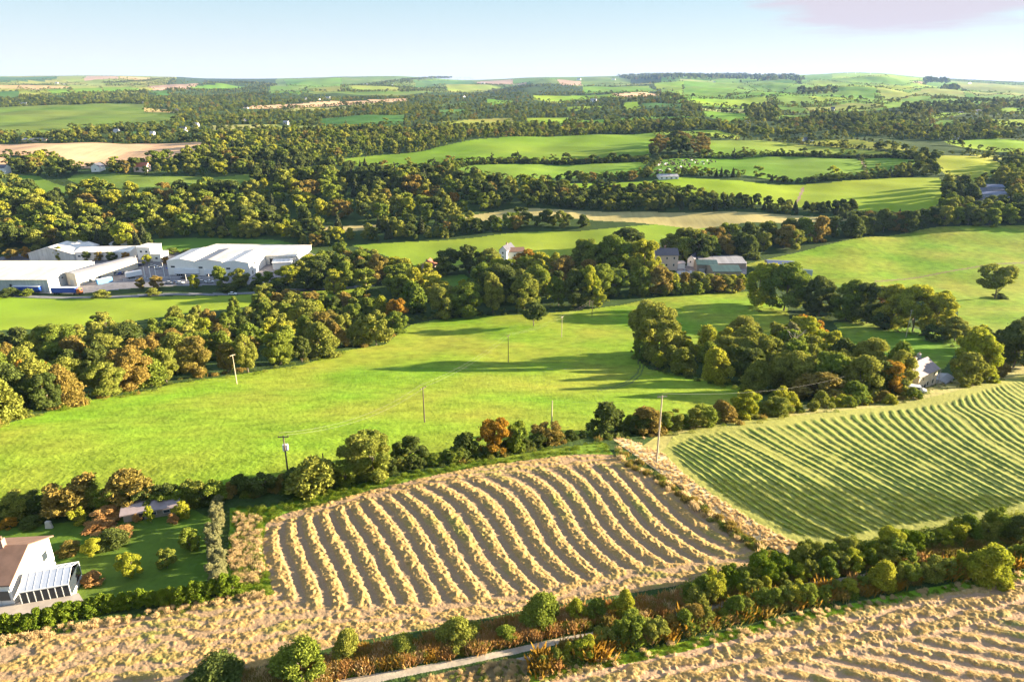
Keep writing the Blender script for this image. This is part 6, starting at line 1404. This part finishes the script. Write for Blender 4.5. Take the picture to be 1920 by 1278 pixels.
# ================================================================ cows
def cow_meshes():
    g = MB(); rs = random.Random(1)
    import bmesh
    me = bpy.data.meshes.new('body'); v = [(-1.05, 0, 1.0), (-.5, 0, 1.02), (.1, 0, 1.0), (.6, 0, 1.05), (.95, 0, 1.2), (1.25, 0, 1.3), (1.55, 0, 1.15), (-1.15, 0, .75), (-1.2, 0, .45)]
    ed = [(0, 1), (1, 2), (2, 3), (3, 4), (4, 5), (5, 6), (0, 7), (7, 8)]
    rd = [.30, .36, .40, .34, .22, .16, .10, .04, .05]
    for x, s in ((-.85, 1), (-.85, -1), (.55, 1), (.55, -1)):
        b = len(v); v += [(x, .2 * s, .75), (x + (.05 if x > 0 else -.12), .22 * s, .45), (x, .22 * s, .05)]; rd += [.15, .08, .06]
        ed += [(0 if x < 0 else 3, b), (b, b + 1), (b + 1, b + 2)]
    me.from_pydata(v, ed, []); o = bpy.data.objects.new('tmp', me); C.objects.link(o)
    sm = o.modifiers.new('s', 'SKIN'); sm.use_smooth_shade = True
    for i, r in enumerate(rd): me.skin_vertices[0].data[i].radius = (r, r)
    me.skin_vertices[0].data[0].use_root = True
    dg = bpy.context.evaluated_depsgraph_get(); out = bpy.data.meshes.new_from_object(o.evaluated_get(dg)); bpy.data.objects.remove(o)
    return out
CB = cow_meshes()
HN = MB(); HN.tube((1.22, .14, 1.42), (1.20, .30, 1.46), .05, .02, 5); HN.tube((1.22, -.14, 1.42), (1.20, -.30, 1.46), .05, .02, 5)
ear = bpy.data.meshes.new('ears'); ear.from_pydata(HN.v, [], HN.f)
rs = random.Random(12); k = 0; ncow = 0
COWF = [(1216, 332), (1238, 302), (1300, 297), (1345, 296), (1340, 306), (1300, 316), (1276, 322), (1262, 330)]
bodies = {}
for c, col in (('white', (.75, .72, .66)), ('black', (.03, .028, .026)), ('brown', (.10, .06, .04))):
    b = CB.copy(); b.materials.clear(); b.materials.append(plain('%s_hide' % c, col, .9, .08)); bodies[c] = b
    e2 = ear.copy(); e2.materials.append(b.materials[0]); bodies[c + 'e'] = e2
while ncow < 80 and k < 3000:
    k += 1; x = rs.uniform(1212, 1348); r = rs.uniform(295, 333)
    if not inpoly(np.array([x]), np.array([r]), COWF)[0]: continue
    c = rs.choice(['white', 'black', 'black', 'brown']); ncow += 1
    e = empty('cow', P(x, r) + Vector((0, 0, .05)), {'white': 'white cow grazing on the sloping field above the long cattle shed', 'black': 'black cow grazing on the sloping field above the long cattle shed', 'brown': 'brown cow grazing on the sloping field above the long cattle shed'}[c], 'cow', 'cows above the cattle shed', rs.uniform(0, 6.28), 1.25)
    link(bpy.data.objects.new('body', bodies[c]), e); link(bpy.data.objects.new('ears', bodies[c + 'e']), e)

# bare limbs that show in the photograph
def dead_tree(px, row, hpx, label, seed):
    p = P(px, row); h = hm_(px, row, hpx); e = empty('dead_tree', p - Vector((0, 0, .3)), label, 'tree'); rs = random.Random(seed); g = MB(); t = MB()
    t.tube((0, 0, 0), (.02 * h, 0, h * .45), h * .022, h * .014, 7); t.tube((.02 * h, 0, h * .45), (-.02 * h, .02 * h, h * .8), h * .014, h * .006, 6)
    for i in range(16):
        z = h * rs.uniform(.3, .8); a = rs.uniform(0, 6.28); l_ = h * rs.uniform(.12, .28); q = Vector((math.cos(a) * l_ * .6, math.sin(a) * l_ * .6, z + l_ * .5)); g.tube((0, 0, z - .02 * h), q, h * .008, h * .004, 5)
        for j in range(3):
            b = a + rs.uniform(-1, 1); q2 = q + Vector((math.cos(b), math.sin(b), rs.uniform(.2, 1))) * l_ * .4; g.tube(q, q2, h * .004, h * .0015, 4)
    t.build('trunk', PALEBARK, e); g.build('branches', PALEBARK, e)
dead_tree(1757, 722, 32, 'bare pale forked tree beside the cream house', 3)
dead_tree(1482, 690, 74, 'bare white dead tree standing in the copse', 5)
dead_tree(1337, 532, 24, 'pale bare tree before the green-roofed barns', 7)

# ================================================================ air
def haze():
    m, n, l = new_mat('haze_air')
    o = n.new('ShaderNodeOutputMaterial'); v = n.new('ShaderNodeVolumePrincipled')
    v.inputs['Color'].default_value = (.34, .54, 1.0, 1); v.inputs['Density'].default_value = 2.5e-5; v.inputs['Anisotropy'].default_value = .1
    l.new(v.outputs[0], o.inputs['Volume'])
    mb = MB(); mb.box(-16000, -400, -420, 16000, 14500, 330)
    ob = mb.build('haze', m); setp(ob, kind='stuff', label='thin blue haze over the far hills', category='haze')
haze()
